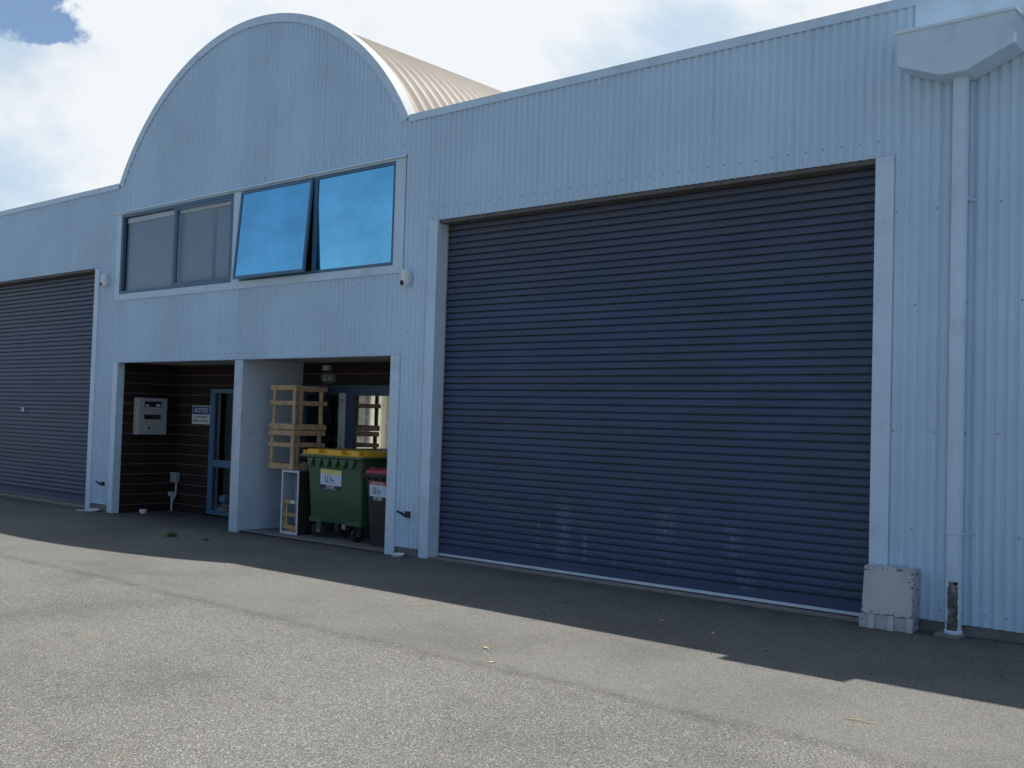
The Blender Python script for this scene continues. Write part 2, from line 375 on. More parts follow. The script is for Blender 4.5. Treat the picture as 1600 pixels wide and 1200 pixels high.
def parent_inv(p):
    m = Matrix.Translation(p.location) if p.parent is None else Matrix.Identity(4)
    q = p
    m = Matrix.Identity(4)
    chain = []
    while q is not None: chain.append(q); q = q.parent
    for q in reversed(chain):
        m = m @ q.matrix_parent_inverse @ q.matrix_basis if q.parent is not None else q.matrix_basis.copy()
    return m.inverted()
def thing(name, loc, label, cat, group=None):
    o = bpy.data.objects.new(name, None); COL.objects.link(o); o.location = loc
    o.empty_display_size = 0.2
    return tag(o, label, cat, group)
def tag(o, label=None, cat=None, group=None, kind=None):
    if label: o['label'] = label
    if cat: o['category'] = cat
    if group: o['group'] = group
    if kind: o['kind'] = kind
    return o
def text(body, size, mat, parent, Mx, name='lettering', sx=1.0, bold=0.0, align='CENTER'):
    """raised lettering lying in the local XZ plane facing -Y, placed by Mx"""
    cu = bpy.data.curves.new(name, 'FONT'); cu.body = body; cu.size = size; cu.align_x = align; cu.align_y = 'CENTER'
    cu.extrude = 0.0004; cu.offset = bold; cu.resolution_u = 3
    t = bpy.data.objects.new('tmp_text', cu); COL.objects.link(t)
    dg = bpy.context.evaluated_depsgraph_get(); dg.update()
    me = bpy.data.meshes.new_from_object(t.evaluated_get(dg)); bpy.data.objects.remove(t)
    me.name = name; me.transform(Mx @ Matrix.Rotation(rad(90), 4, 'X') @ Matrix.Diagonal((sx, 1, 1, 1)))
    me.materials.clear(); me.materials.append(mat)
    o = bpy.data.objects.new(name, me); COL.objects.link(o)
    o.parent = parent; o.matrix_parent_inverse = parent_inv(parent)
    return o

# ---------------------------------------------------------------- ground
GK = [(-200, -0.03), (-25, -0.03), (-17.3, -0.035), (-16.3, -0.05), (-13, -0.05), (-9.9, -0.04), (-9.0, -0.012), (-3.6, -0.008), (-2.4, 0.02), (3, 0.03), (200, 0.0)]
def gz(x, y=0.0):
    for (a, za), (b, zb) in zip(GK[:-1], GK[1:]):
        if a <= x <= b: z = za + (zb-za)*(x-a)/(b-a); break
    w = max(0.0, min(1.0, -y/1.6)); w = w*w*(3-2*w)
    if y < 0: z = z*(1-w) + (-0.035)*w
    return z
b = MB()
xs = [-180, -90, -50, -35] + [-26+0.3*i for i in range(96)] + [5, 10, 20, 45, 90, 180]
ys = [-180, -90, -50, -30, -20, -14] + [-11+0.35*i for i in range(36)] + [2, 6, 21, 60, 180]
G = [[b._v((x, y, gz(x, y) + (0.006*math.sin(x*0.9+y*0.4)*math.sin(y*1.3) if -11 < y < -1.5 else 0))) for y in ys] for x in xs]
for i in range(len(xs)-1):
    for j in range(len(ys)-1): b._f([G[i][j], G[i+1][j], G[i+1][j+1], G[i][j+1]])
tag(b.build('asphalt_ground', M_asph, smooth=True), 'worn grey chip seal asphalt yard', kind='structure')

# ---------------------------------------------------------------- the building
B = thing('warehouse_building', (-13.16, 0, 0), 'pale blue grey ribbed steel warehouse with arched gable, barrel roof and navy roller doors', 'building')
AC, AZ, AR = -13.16, 3.456, 4.037          # arch centre and radius (outer edge of flashing)
XL, XR = -26.0, 2.2
ZP = 5.49
def ztop(x):                                # outer roofline
    d = x-AC
    if abs(d) < 3.495: return AZ + math.sqrt(AR*AR-d*d)
    return ZP
# openings of the cladding: (x0, x1, z0, z1)
HOLES = [(-22.85, -17.20, -1, 4.10), (-16.60, -9.67, -1, 2.455), (-9.23, -3.485, -1, 4.10), (-16.68, -9.68, 3.50, 4.99)]
P_ = 0.086
prof = [(0.0, 0.0), (0.020, 0.0), (0.024, 0.0006), (0.029, 0.0028), (0.036, 0.0100), (0.041, 0.0132), (0.046, 0.0140),
        (0.060, 0.0140), (0.065, 0.0132), (0.070, 0.0100), (0.077, 0.0028), (0.082, 0.0006)]
cuts = set()
x = XL; pts = []
i = 0
while True:
    base = XL + i*P_
    if base > XR: break
    for dx, yy in prof: pts.append((base+dx, yy))
    i += 1
def yat(x):
    t = (x-XL) % P_
    q = prof + [(P_, 0.0)]
    for (a, ya), (c, yc) in zip(q[:-1], q[1:]):
        if a <= t <= c: return ya + (yc-ya)*(t-a)/(c-a)
    return 0.0
for h in HOLES:
    for e in h[:2]:
        pts.append((e-0.0005, yat(e-0.0005))); pts.append((e+0.0005, yat(e+0.0005)))
for e in (AC-3.495, AC+3.495): pts.append((e, yat(e)))
pts = sorted(set(pts))
b = MB()
def zbot(x): return 0.075 + (0.02 if x > -3.4 else 0.0)
def spans(xa, xb):
    xm = (xa+xb)/2; s = [(zbot(xm), None)]
    cutl = sorted([(h[2], h[3]) for h in HOLES if h[0]+0.0004 < xm < h[1]-0.0004])
    out = []; lo = ('f', zbot(xm))
    for c0, c1 in cutl:
        if c0 > zbot(xm): out.append((lo, ('f', c0)))
        lo = ('f', c1)
    out.append((lo, ('t', 0))); return out
def zval(k, x): return k[1] if k[0] == 'f' else ztop(x)-0.06
for (xa, ya), (xb, yb) in zip(pts[:-1], pts[1:]):
    for lo, hi in spans(xa, xb):
        za, zb_, zc, zd = zval(lo, xa), zval(lo, xb), zval(hi, xb), zval(hi, xa)
        n = max(1, int((zc-za)/1.2))
        for k in range(n):
            f0, f1 = k/n, (k+1)/n
            b._f([b._v((xa, ya, za+(zd-za)*f0)), b._v((xb, yb, zb_+(zc-zb_)*f0)), b._v((xb, yb, zb_+(zc-zb_)*f1)), b._v((xa, ya, za+(zd-za)*f1))])
bmesh.ops.remove_doubles(b.bm, verts=b.bm.verts[:], dist=0.0002)
# hex screws with washers
b.mi = 1
def crest(x):                                # nearest crest centre
    return XL + round((x-XL-0.010)/P_)*P_ + 0.010
def screw(x, z):
    x = crest(x); r = 0.0062
    b.tube([(x, 0.001, z), (x, -0.0025, z)], 0.0085, 8); b.tube([(x, -0.001, z), (x, -0.007, z)], r*0.9, 6)
def row(x0, x1, z, step=0.172, jit=0.004):
    xx = x0
    while xx <= x1:
        screw(xx, z + rnd.uniform(-jit, jit)); xx += step
row(-9.15, -3.5, 4.245); row(-22.8, -17.2, 4.185); row(-16.55, -9.62, 2.545); row(-16.6, -9.7, 5.12)
row(-15.95, -10.3, 5.96, 0.43, 0.006); row(-14.85, -11.2, 6.83, 0.43, 0.006)
row(-16.55, -9.7, 3.40, 0.86)
for z_, xs_ in ((3.593, (-3.465, -3.125, -2.603, -2.26, -1.9)), (2.77, (-3.30, -2.871, -2.446, -2.1)), (1.68, (-3.478, -3.138, -2.881, -2.619, -2.2)),
                (0.846, (-3.309, -2.8, -2.452, -2.1)), (0.192, (-3.05, -2.88, -2.709, -2.536, -2.36)), (1.60, (-9.505, -16.95, -17.12)),
                (0.21, (-9.349, -9.55, -16.8, -16.95)), (2.75, (-9.55, -16.9)), (5.15, (-17.2, -18.1, -19, -20))):
    for q in xs_: screw(q, z_)
b.build('wall_cladding', [M_clad, M_screw], B, smooth=True, angle=50)
b = MB(); b.tube([(-12.603, 0.004, 5.056), (-12.603, -0.004, 5.056)], 0.011, 10)
b.build('paint_spot', simple('violet marker paint', (0.05, 0.05, 0.65), 0.6), B, label='tiny violet marker spot above the windows')

# structural wall behind the sheets
b = MB()
def wallrect(x0, x1, z0, z1): b.box(x0, x1, 0.022, 0.14, z0, z1)
wallrect(XL, -22.85, 0.0, 5.40); wallrect(-22.85, -17.2, 4.12, 5.40); wallrect(-17.2, -16.66, 0.0, 5.40)
wallrect(-16.66, -9.68, 2.48, 3.50); wallrect(-9.66, -9.23, 0.0, 5.40); wallrect(-9.23, -3.485, 4.12, 5.40); wallrect(-3.485, XR, 0.0, 5.40)
gp = [(-16.66, 4.99), (-9.66, 4.99), (-9.66, 5.38)]
for k in range(0, 41):
    t = math.acos(3.495/AR) + (math.pi-2*math.acos(3.495/AR))*k/40
    gp.append((AC+(AR-0.09)*math.cos(t), AZ+(AR-0.09)*math.sin(t)))
gp.append((-16.66, 5.38))
b.prism(gp, 0.022, 0.14, 'y')
b.box(XL, XL+0.15, 0.14, 20, -0.3, 5.4); b.box(XR-0.15, XR, 0.14, 20, -0.3, 5.4); b.box(XL, XR, 20, 20.15, -0.3, 5.4)
b.prism(gp, 19.9, 20.02, 'y')
b.box(-16.75, -16.66, 0.14, 19.9, 2.7, 5.42); b.box(-9.66, -9.57, 0.14, 19.9, 2.7, 5.42)
b.build('inner_wall', M_inner, B)
# concrete footing below the sheets
for x0, x1 in ((XL, -22.85), (-17.2, -16.605), (-9.665, -9.235), (-3.48, XR)):
    b = MB(); b.box(x0, x1, 0.0207, 0.16, -0.12, 0.10)
    if x0 > -4: b.box(x0, x1, 0.004, 0.0200, -0.12, 0.018 + 0.022)
    b.build('footing', M_conc, B)

# roofline flashings
b = MB()
def strip(x0, x1):
    b.box(x0, x1, -0.010, -0.0065, ZP-0.088, ZP)                # face
    b.box(x0, x1, -0.014, -0.0005, ZP-0.094, ZP-0.0885)         # rolled lip
    b.box(x0, x1, -0.0065, 0.22, ZP-0.004, ZP)                  # top
    b.box(x0, x1, 0.215, 0.22, ZP-0.25, ZP-0.004)
strip(XL, AC-3.50); b.build('parapet_flashing', M_trim, B); b = MB(); strip(AC+3.50, -3.98); strip(-3.985+0.003, -3.19)
b.box(-3.992, -3.973, -0.013, -0.0102, ZP-0.086, ZP-0.001)
b.box(-3.19, XR, -0.0105, -0.0065, ZP-0.088, ZP); b.box(-3.19, XR, -0.0065, 0.22, ZP-0.004, ZP)
# plain overflow panel behind the rainwater head
b.box(-3.32, -1.6, -0.012, -0.004, 4.86, ZP-0.086)
b.build('parapet_flashing', M_trim, B)
b = MB()
T0 = math.acos(3.50/AR); NS = 96
def ang(k): return T0 + (math.pi-2*T0)*k/NS
def arc(r0, r1, y0, y1):
    for k in range(NS):
        a, c = ang(k), ang(k+1)
        q = []
        for t in (a, c):
            for r in (r0, r1):
                for y in (y0, y1): q.append((AC+r*math.cos(t), y, AZ+r*math.sin(t)))
        v = [b._v(p) for p in q]
        for f in ((0,2,6,4),(1,5,7,3),(2,3,7,6),(0,4,5,1)): b._f([v[i] for i in f])
        if k == 0: b._f([v[0], v[1], v[3], v[2]])
        if k == NS-1: b._f([v[4], v[6], v[7], v[5]])
arc(AR-0.118, AR, -0.012, -0.008); arc(AR-0.124, AR-0.1185, -0.016, -0.0005)
bmesh.ops.remove_doubles(b.bm, verts=b.bm.verts[:], dist=0.0001)
b.build('arch_flashing', M_trim, B, smooth=True)
b = MB(); arc(AR-0.006, AR+0.0015, -0.0078, 0.17)
bmesh.ops.remove_doubles(b.bm, verts=b.bm.verts[:], dist=0.0001)
b.build('arch_capping', M_capwhite, B, smooth=True)
# barrel roof: ribs run round the arch
b = MB()
yy = 0.20; rp = []
while yy < 19.7:
    rp += [(yy+0.2*k/8, -0.050*(0.5-0.5*math.cos(2*math.pi*k/8))**0.6) for k in range(8)]; yy += 0.20
NB = 64
ringv = []
for (y, dr) in rp:
    ringv.append([b._v((AC+(AR-0.02+dr)*math.cos(t), y, AZ+(AR-0.02+dr)*math.sin(t))) for t in [math.acos(3.5/AR)-0.06 + (math.pi-2*math.acos(3.5/AR)+0.12)*k/NB for k in range(NB+1)]])
for a, c in zip(ringv[:-1], ringv[1:]):
    for k in range(NB): b._f([a[k], a[k+1], c[k+1], c[k]])
b.build('barrel_roof', M_roof, B, smooth=True, angle=60)
b = MB(); b.box(XL, -16.6, 0.2, 20, 5.12, 5.2); b.box(-9.72, XR, 0.2, 20, 5.12, 5.2); b.box(XL, -16.66, 0.14, 0.2, 5.0, 5.4)
b.build('flat_roof', M_roof, B)

# roller doors
def slats(b, x0, x1, y, z0, z1, p=0.0781):
    P = [(y+0.004, z0-0.118), (y+0.004, z0-0.002)]
    z = z0
    while z < z1:
        P += [(y+0.034, z+0.0010), (y+0.034, z+0.014), (y+0.008, z+0.0165), (y+0.001, z+0.021), (y-0.001, z+0.044), (y+0.0005, z+0.066), (y+0.003, z+0.074), (y+0.006, z+0.0775)]
        z += p
    NX = 26; rr = random.Random(11); cols = []
    wob = [(rr.uniform(-1, 1), rr.uniform(0, 6.28)) for _ in range(60)]
    for i in range(NX+1):
        t = i/NX; xx = x0+(x1-x0)*t; col = []
        for q in P:
            k = int((q[1]-z0)/p) % 60; am, ph = wob[k]
            belly = 0.010*math.sin(math.pi*t)*math.sin(math.pi*min(1, q[1]/4.1))
            dent = 0.006*math.exp(-((xx-(x0+0.33*(x1-x0)))/0.35)**2-((q[1]-0.55)/0.22)**2) + 0.005*math.exp(-((xx-(x0+0.72*(x1-x0)))/0.25)**2-((q[1]-0.35)/0.18)**2)
            dz = 0.0014*am*math.sin(t*9+ph) - 0.004*math.sin(math.pi*t)
            col.append(b._v((xx, q[0]+belly+dent+0.0012*am*math.cos(t*14+ph), q[1]+(dz if q[1] > z0-0.1 else 0))))
        cols.append(col)
    for A, C in zip(cols[:-1], cols[1:]):
        for i in range(len(P)-1): b._f([A[i], C[i], C[i+1], A[i+1]])
def roller(x0, x1, m, stick):
    b = MB(); slats(b, x0, x1, 0.172, 0.145, 4.14); d = b.build('roller_door', m, B, smooth=True, angle=28)
    b = MB(); b.box(x0, x1, 0.160, 0.20, 0.012, 0.040, 0.003); b.build('bottom_rail', simple('pale bottom rail', (0.60, 0.68, 0.75), 0.5) if stick == 0 else simple('dull bottom rail', (0.16, 0.16, 0.17), 0.6), d)
    b = MB(); b.box(x0, x1, 0.172, 0.196, -0.010, 0.0118); b.build('rubber_seal', M_rubber, d)
    return d
d1 = roller(-9.085, -3.60, M_curt, 0)
d2 = roller(-22.7, -17.33, M_curt2, 1)
d1['label'] = 'wide navy roller door with pale scrape marks near its foot'
d2['label'] = 'navy roller door at the left with a small pale sticker'
b = MB(); b.box(-20.27, -20.14, 0.168, 0.1705, 1.585, 1.66); st = b.build('sticker', M_stkw, d2)
b = MB(); b.box(-20.255, -20.225, 0.1665, 0.168, 1.60, 1.645); b.box(-20.215, -20.185, 0.1665, 0.168, 1.61, 1.64); b.build('sticker_print', M_stkb, d2)
# jambs: front face and reveal as one folded sheet
def jamb(x0, x1, sgn, yb, z1, zb=0.0, wf=0.003):
    b = MB(); b.box(x0, x1, -0.016, -0.012, zb, z1)
    xr = x1 if sgn > 0 else x0
    if sgn > 0: b.box(x1-0.004, x1, -0.012, yb, zb, z1)
    else: b.box(x0, x0+0.004, -0.012, yb, zb, z1)
    if sgn > 0: b.box(x0, x0+0.004, -0.012, 0.012, zb, z1)
    else: b.box(x1-0.004, x1, -0.012, 0.012, zb, z1)
    return b.build('door_jamb', M_trim, B)
jamb(-9.232, -9.078, 1, 0.158, 4.098, gz(-9.1)-0.02); jamb(-3.648, -3.483, -1, 0.158, 4.098, -0.02)
jamb(-17.335, -17.198, -1, 0.158, 4.088, gz(-17.3)-0.02); jamb(-22.86, -22.69, 1, 0.20, 4.088, -0.05)
for x0, x1 in ((-9.074, -3.652), (-22.68, -17.339)):
    b = MB(); b.box(x0, x1, 0.0222, 0.026, 4.058, 4.13); b.box(x0, x1, 0.026, 0.22, 4.058, 4.063)
    b.build('door_head', M_headdirty, B)
    b = MB(); b.box(x0-0.0, x1+0.0, 0.002, 0.30, -0.12, 0.0); b.build('threshold', simple('pale concrete sill', (0.25, 0.225, 0.215), 0.9, var=0.2, vs=6), B)

for x0, x1 in ((-9.12, -9.060), (-3.666, -3.60), (-17.36, -17.30), (-22.75, -22.68)):
    b = MB(); b.box(x0, x1, 0.1585, 0.166, -0.01, 4.12); b.build('guide_track', M_beige, B)
# windows upstairs
def ring(b, x0, x1, z0, z1, w, y0, y1, wt=None, wb=None):
    wt = wt or w; wb = wb or w
    b.box(x0, x0+w, y0, y1, z0, z1); b.box(x1-w, x1, y0, y1, z0, z1)
    b.box(x0+w, x1-w, y0, y1, z1-wt, z1); b.box(x0+w, x1-w, y0, y1, z0, z0+wb)
b = MB()
b.box(-16.68, -16.525, -0.0065, -0.0015, 3.50, 4.975); b.box(-9.865, -9.68, -0.0065, -0.0015, 3.50, 4.975)
b.box(-16.525, -9.865, -0.0065, -0.0015, 3.50, 3.600); b.box(-13.345, -13.150, -0.0065, -0.0015, 3.600, 4.94)
b.box(-16.525, -9.865, -0.0065, -0.0015, 4.935, 4.975)
b.box(-9.6845, -9.68, -0.008, 0.014, 3.50, 4.975); b.box(-16.68, -16.6755, -0.008, 0.014, 3.50, 4.975)
b.box(-16.68, -9.68, -0.010, -0.0005, 3.494, 3.4995)
for x0, x1 in ((-16.525, -13.345), (-13.150, -9.865)):     # reveals
    b.box(x0, x1, -0.008, 0.05, 3.594, 3.600); b.box(x0, x1, -0.008, 0.05, 4.935, 4.94)
    b.box(x0-0.006, x0, -0.008, 0.05, 3.6, 4.935); b.box(x1, x1+0.006, -0.008, 0.05, 3.6, 4.935)
b.build('window_surround', M_trim, B)
b = MB(); b.prism([(-0.046, 4.960), (-0.044, 4.974), (0.018, 4.990), (0.018, 4.986), (-0.040, 4.970), (-0.042, 4.960)], -16.70, -9.655, 'x'); b.build('head_flashing', simple('head flashing with painted highlight', (0.74, 0.86, 0.95), 0.4, var=0.03), B)  # highlight along the drip edge put into a brighter colour
b = MB(); ring(b, -16.522, -13.348, 3.603, 4.932, 0.045, -0.004, 0.06)
b.box(-14.955, -14.895, -0.002, 0.055, 3.648, 4.887)
w1 = b.build('window', M_alu, B, label='sliding window with grey blinds behind its glass')
b = MB(); ring(b, -14.905, -13.395, 3.650, 4.885, 0.042, 0.004, 0.034); b.build('sash', M_alu, w1)
for x0, x1, y in ((-16.475, -14.957, 0.040), (-14.862, -13.438, 0.018)):
    b = MB(); b.box(x0, x1, y, y+0.005, 3.65, 4.885); b.build('pane', M_glassdim, w1)
b = MB()
for k in range(int(3.06/0.080)):
    x0 = -16.46 + k*0.080
    b.M = Matrix.Translation((x0+0.04, 0.115, 0)) @ Matrix.Rotation(rad(7), 4, 'Z')
    b.box(-0.043, 0.043, -0.001, 0.001, 3.60, 4.86)
b.M = Matrix.Identity(4); b.build('blind', M_blind, w1)
b = MB(); b.box(-16.46, -13.40, 0.062, 0.11, 4.800, 4.875); b.build('blind_rail', M_blindhead, w1)
b = MB(); ring(b, -13.147, -9.868, 3.603, 4.932, 0.040, -0.004, 0.06); b.box(-11.485, -11.420, -0.006, 0.06, 3.643, 4.892)
w2 = b.build('window', M_alu, B, label='window with blue mirror glass, its left sash tilted open')
b = MB(); b.box(-11.418, -9.91, 0.012, 0.018, 3.645, 4.890); b.build('pane', M_film, w2)
op = Matrix.Translation((0, -0.006, 4.915)) @ Matrix.Rotation(math.asin(-0.100/1.30), 4, 'X') @ Matrix.Translation((0, 0, -4.915))
b = MB(); b.M = op; ring(b, -13.128, -11.492, 3.612, 4.912, 0.040, -0.030, 0.002); b.build('sash', M_alu, w2, label='top hung sash pushed open at the bottom')
b = MB(); b.M = op; b.box(-13.090, -11.530, -0.020, -0.014, 3.650, 4.874); b.build('pane', M_film, w2)
b = MB(); b.box(-16.6, -9.75, 0.9, 1.0, 2.8, 5.3); b.build('room_partition', simple('dark room wall', (0.05, 0.05, 0.055), 0.9), B)

# recess: trims, soffit, boards, dividing wall, slab
def trim(x0, x1, z1, yb, sgn):
    b = MB(); zb = gz(x0)-0.02
    b.box(x0, x1, -0.020, -0.014, zb, z1)
    if sgn > 0: b.box(x1-0.005, x1, -0.014, yb, zb, z1); b.box(x0, x0+0.005, -0.014, 0.012, zb, z1)
    else: b.box(x0, x0+0.005, -0.014, yb, zb, z1); b.box(x1-0.005, x1, -0.014, 0.012, zb, z1)
    b.build('corner_trim', M_trim, B)
trim(-16.60, -16.45, 2.452, 0.11, 1); trim(-9.83, -9.672, 2.452, 0.14, -1)
b = MB(); b.box(-16.60, -9.67, 0.0222, 0.026, 2.452, 2.50); b.box(-16.60, -9.672, 0.026, 1.25, 2.470, 2.50)
b.box(-16.60, -9.67, -0.018, 0.018, 2.446, 2.4515)
b.build('soffit', M_soffit, B)
b = MB(); b.box(-13.172, -12.970, -0.005, 1.10, -0.10, 2.468, 0.004); b.build('dividing_wall', M_plaster, B)
def boards(b, along, a0, a1, off, z0, z1, sgn):
    """weatherboards: along x at y=off facing -y, or along y at x=off facing +x"""
    k = math.floor((z0+0.09)/0.17)
    while True:
        zb = -0.09 + k*0.17; zt = zb+0.17; k += 1
        if zb >= z1: break
        lo, hi = max(zb, z0), min(zt, z1)
        if hi-lo < 0.004: continue
        f = lambda z: 0.016*(1-(z-zb)/0.17)
        P = [(f(lo), lo), (f(hi), hi), (-0.02, hi), (-0.02, lo)]
        if along == 'x': b.prism([(off - p, z) for p, z in P], a0, a1, 'x')
        else: b.prism([(off + p, z) for p, z in P], a0, a1, 'y')
b = MB(); boards(b, 'y', 0.112, 1.10, -16.455, -0.08, 2.468, 1)
b.build('weatherboards', M_boards, B)
b = MB(); boards(b, 'x', -16.455, -15.385, 1.115, -0.08, 2.468, -1); boards(b, 'x', -15.385, -13.172, 1.115, 2.062, 2.468, -1)
b.build('weatherboards', M_boards, B)
b = MB(); boards(b, 'x', -12.97, -9.66, 1.115, 2.125, 2.468, -1); b.build('weatherboards', M_boards, B)
b = MB(); b.box(-9.80, -9.68, 0.14, 1.115, -0.1, 2.468); b.build('side_wall', M_plaster, B)
b = MB(); b.box(-16.62, -16.48, 0.14, 1.2, -0.1, 2.468); b.box(-16.62, -15.45, 1.14, 1.2, -0.1, 2.468); b.box(-15.45, -9.66, 1.14, 1.2, 2.16, 2.468); b.box(-16.62, -9.66, 1.2, 1.25, 2.47, 2.9); b.build('wall_lining', M_inner, B)
b = MB(); b.box(-12.97, -9.80, 0.055, 1.14, -0.12, -0.022, 0.004); b.build('floor_slab', M_conc, B)
b = MB(); b.box(-12.968, -9.835, 0.030, 0.0545, -0.12, -0.030); b.build('slab_edge', simple('black slab joint', (0.02, 0.02, 0.02), 0.9), B)
# glazed entry in the left bay
b = MB(); ring(b, -15.383, -14.10, -0.02, 2.06, 0.13, 1.085, 1.15, 0.065, 0.07)
b.box(-15.253, -14.23, 1.09, 1.145, 0.772, 0.885); b.box(-15.253, -14.23, 1.075, 1.09, 0.766, 0.778)
b.box(-14.10, -13.172, 1.085, 1.15, -0.02, 2.06)
e1 = b.build('entrance_window', M_alu, B)
for z0, z1 in ((0.05, 0.772), (0.885, 1.995)):
    b = MB(); b.box(-15.253, -14.23, 1.115, 1.12, z0, z1); b.build('pane', M_glass, e1)
b = MB(); b.box(-15.33, -15.20, 1.155, 1.17, 0.05, 1.995); b.build('lining', M_beige, e1)
# glazed door in the right bay
b = MB()
b.box(-12.968, -9.82, 1.085, 1.15, 2.02, 2.122); b.box(-12.968, -12.84, 1.085, 1.15, -0.02, 2.02)
b.box(-12.84, -12.08, 1.085, 1.15, -0.02, 0.12); b.box(-12.84, -12.08, 1.085, 1.15, 1.985, 2.02)
b.box(-11.93, -11.765, 1.080, 1.15, -0.02, 2.02)
b.box(-11.765, -9.83, 1.085, 1.15, -0.02, 0.12); b.box(-11.765, -9.83, 1.085, 1.15, 1.975, 2.02); b.box(-9.93, -9.82, 1.085, 1.15, 0.12, 1.975)
b.box(-12.968, -9.82, 1.062, 1.085, 2.105, 2.122)
e2 = b.build('glazed_door', M_aludark, B)
b = MB(); b.box(-12.84, -12.08, 1.115, 1.12, 0.12, 1.985); b.build('pane', M_glass, e2)
b = MB(); b.box(-11.765, -9.93, 1.112, 1.118, 0.12, 1.975); b.build('pane', M_mirror, e2, label='mirror like glass pane')
b = MB(); b.box(-12.078, -11.932, 1.066, 1.15, -0.02, 2.012); pl_ = b.build('cover_strip', M_bare, e2)
b = MB()
for z_, h_ in ((1.90, 0.02), (1.33, 0.013), (1.22, 0.025)):
    b = MB(); b.box(-12.012, -11.995, 1.060, 1.0655, z_-h_, z_+h_); b.build('keyhole', M_black, pl_)

# rainwater head and downpipe
b = MB()
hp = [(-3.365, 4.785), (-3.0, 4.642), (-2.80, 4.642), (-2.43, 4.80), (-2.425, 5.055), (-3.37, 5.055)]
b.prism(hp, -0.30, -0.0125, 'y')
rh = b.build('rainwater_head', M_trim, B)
b = MB(); b.box(-3.385, -2.41, -0.318, -0.0125, 5.055, 5.085, 0.004); b.build('rim', simple('folded rim with painted highlight', (0.60, 0.72, 0.82), 0.4, var=0.04), rh)  # paler than the head: lit rim edge painted into its colour
b = MB(); PX, PY = -2.895, -0.105
b.tube([(PX, PY, 0.04), (PX, PY, 4.70)], 0.064, 28)
dp = b.build('downpipe', M_trim, B, smooth=True)
for z_ in (3.62, 0.84):
    b = MB()
    for k in range(14):
        a0, a1 = math.pi + math.pi*k/14, math.pi + math.pi*(k+1)/14
        b.prism([(PX+0.0645*math.cos(a0), PY+0.0645*math.sin(a0)), (PX+0.069*math.cos(a0), PY+0.069*math.sin(a0)), (PX+0.069*math.cos(a1), PY+0.069*math.sin(a1)), (PX+0.0645*math.cos(a1), PY+0.0645*math.sin(a1))], z_, z_+0.022, 'z')
    b.box(PX-0.069, PX-0.0645, PY, 0.0, z_, z_+0.022); b.box(PX+0.0645, PX+0.069, PY, -0.004, z_, z_+0.022); b.box(PX+0.066, PX+0.105, -0.005, -0.001, z_, z_+0.022)
    b.build('bracket', M_trim, dp)
b = MB(); nz, na = 22, 10; rr = random.Random(5); gr = []
for i in range(nz+1):
    z_ = 0.035 + 0.425*i/nz; wl, wr = rad(44+rr.uniform(-6, 6)), rad(36+rr.uniform(-6, 6))
    if i > nz-3: wl *= 0.75; wr *= 0.9
    gr.append([b._v((PX+(0.0655+(0.0012*rr.random() if 0 < k < na else -0.002))*math.cos(q), PY+(0.0655+(0.0012*rr.random() if 0 < k < na else -0.002))*math.sin(q), z_)) for k in range(na+1) for q in [rad(-78)-wl+(wl+wr)*k/na]])
for i in range(nz):
    for k in range(na): b._f([gr[i][k], gr[i][k+1], gr[i+1][k+1], gr[i+1][k]])
b.build('peeled_patch', M_moss, dp, label='dark mossy patch where the paint has peeled below a hole')
b = MB(); q = rad(-62); c_ = Vector((PX+0.060*math.cos(q), PY+0.060*math.sin(q), 0.448)); n_ = Vector((math.cos(q), math.sin(q), 0)); tt = Vector((-math.sin(q), math.cos(q), 0))
b.loft([[c_+n_*d+tt*0.021*math.cos(a)+Vector((0, 0, 0.014*math.sin(a))) for a in [2*math.pi*k/16 for k in range(16)]] for d in (0.0, 0.0088)]); b.build('hole', M_black, dp)
b = MB(); b.tube([(PX, PY, 0.03), (PX, PY, 0.055), (PX, PY, 0.062)], [0.073, 0.073, 0.066], 24); b.build('collar', M_trim, dp, smooth=True)
b = MB(); b.box(PX-0.12, PX+0.085, -0.215, -0.02, -0.03, 0.035, 0.01); b.build('base_block', M_conc, dp)

# ---------------------------------------------------------------- fixtures on the wall
def camera_thing(x, z, label):
    t = thing('security_camera', (x, 0, z), label, 'security camera', 'white security cameras on the wall')
    b = MB(); b.box(x-0.03, x+0.03, -0.035, 0.0, z+0.06, z+0.15, 0.004); b.build('mount', M_white, t)
    b = MB(); rings = []
    for zz, r in ((z+0.215, 0.030), (z+0.212, 0.044), (z+0.200, 0.051), (z+0.15, 0.054), (z+0.06, 0.054), (z+0.035, 0.051), (z+0.015, 0.042), (z+0.004, 0.028), (z, 0.012)):
        rings.append([(x+r*math.cos(a), -0.085+r*1.05*math.sin(a), zz) for a in [2*math.pi*k/24 for k in range(24)]])
    b.loft(rings); b.build('housing', M_white, t, smooth=True)
    d = Vector((-0.12, -0.90, -0.35)).normalized(); c = Vector((x-0.006, -0.085, z+0.062)) + d*0.026
    b = MB(); b.tube([c+d*0.0, c+d*0.022, c+d*0.034, c+d*0.039], [0.040, 0.038, 0.027, 0.006], 20); b.build('lens', M_lens, t, smooth=True)
camera_thing(-9.545, 3.295, 'white security camera between the blue windows and the big roller door')
camera_thing(-16.885, 3.73, 'white security camera beside the left roller door, left of the grey blinded window')
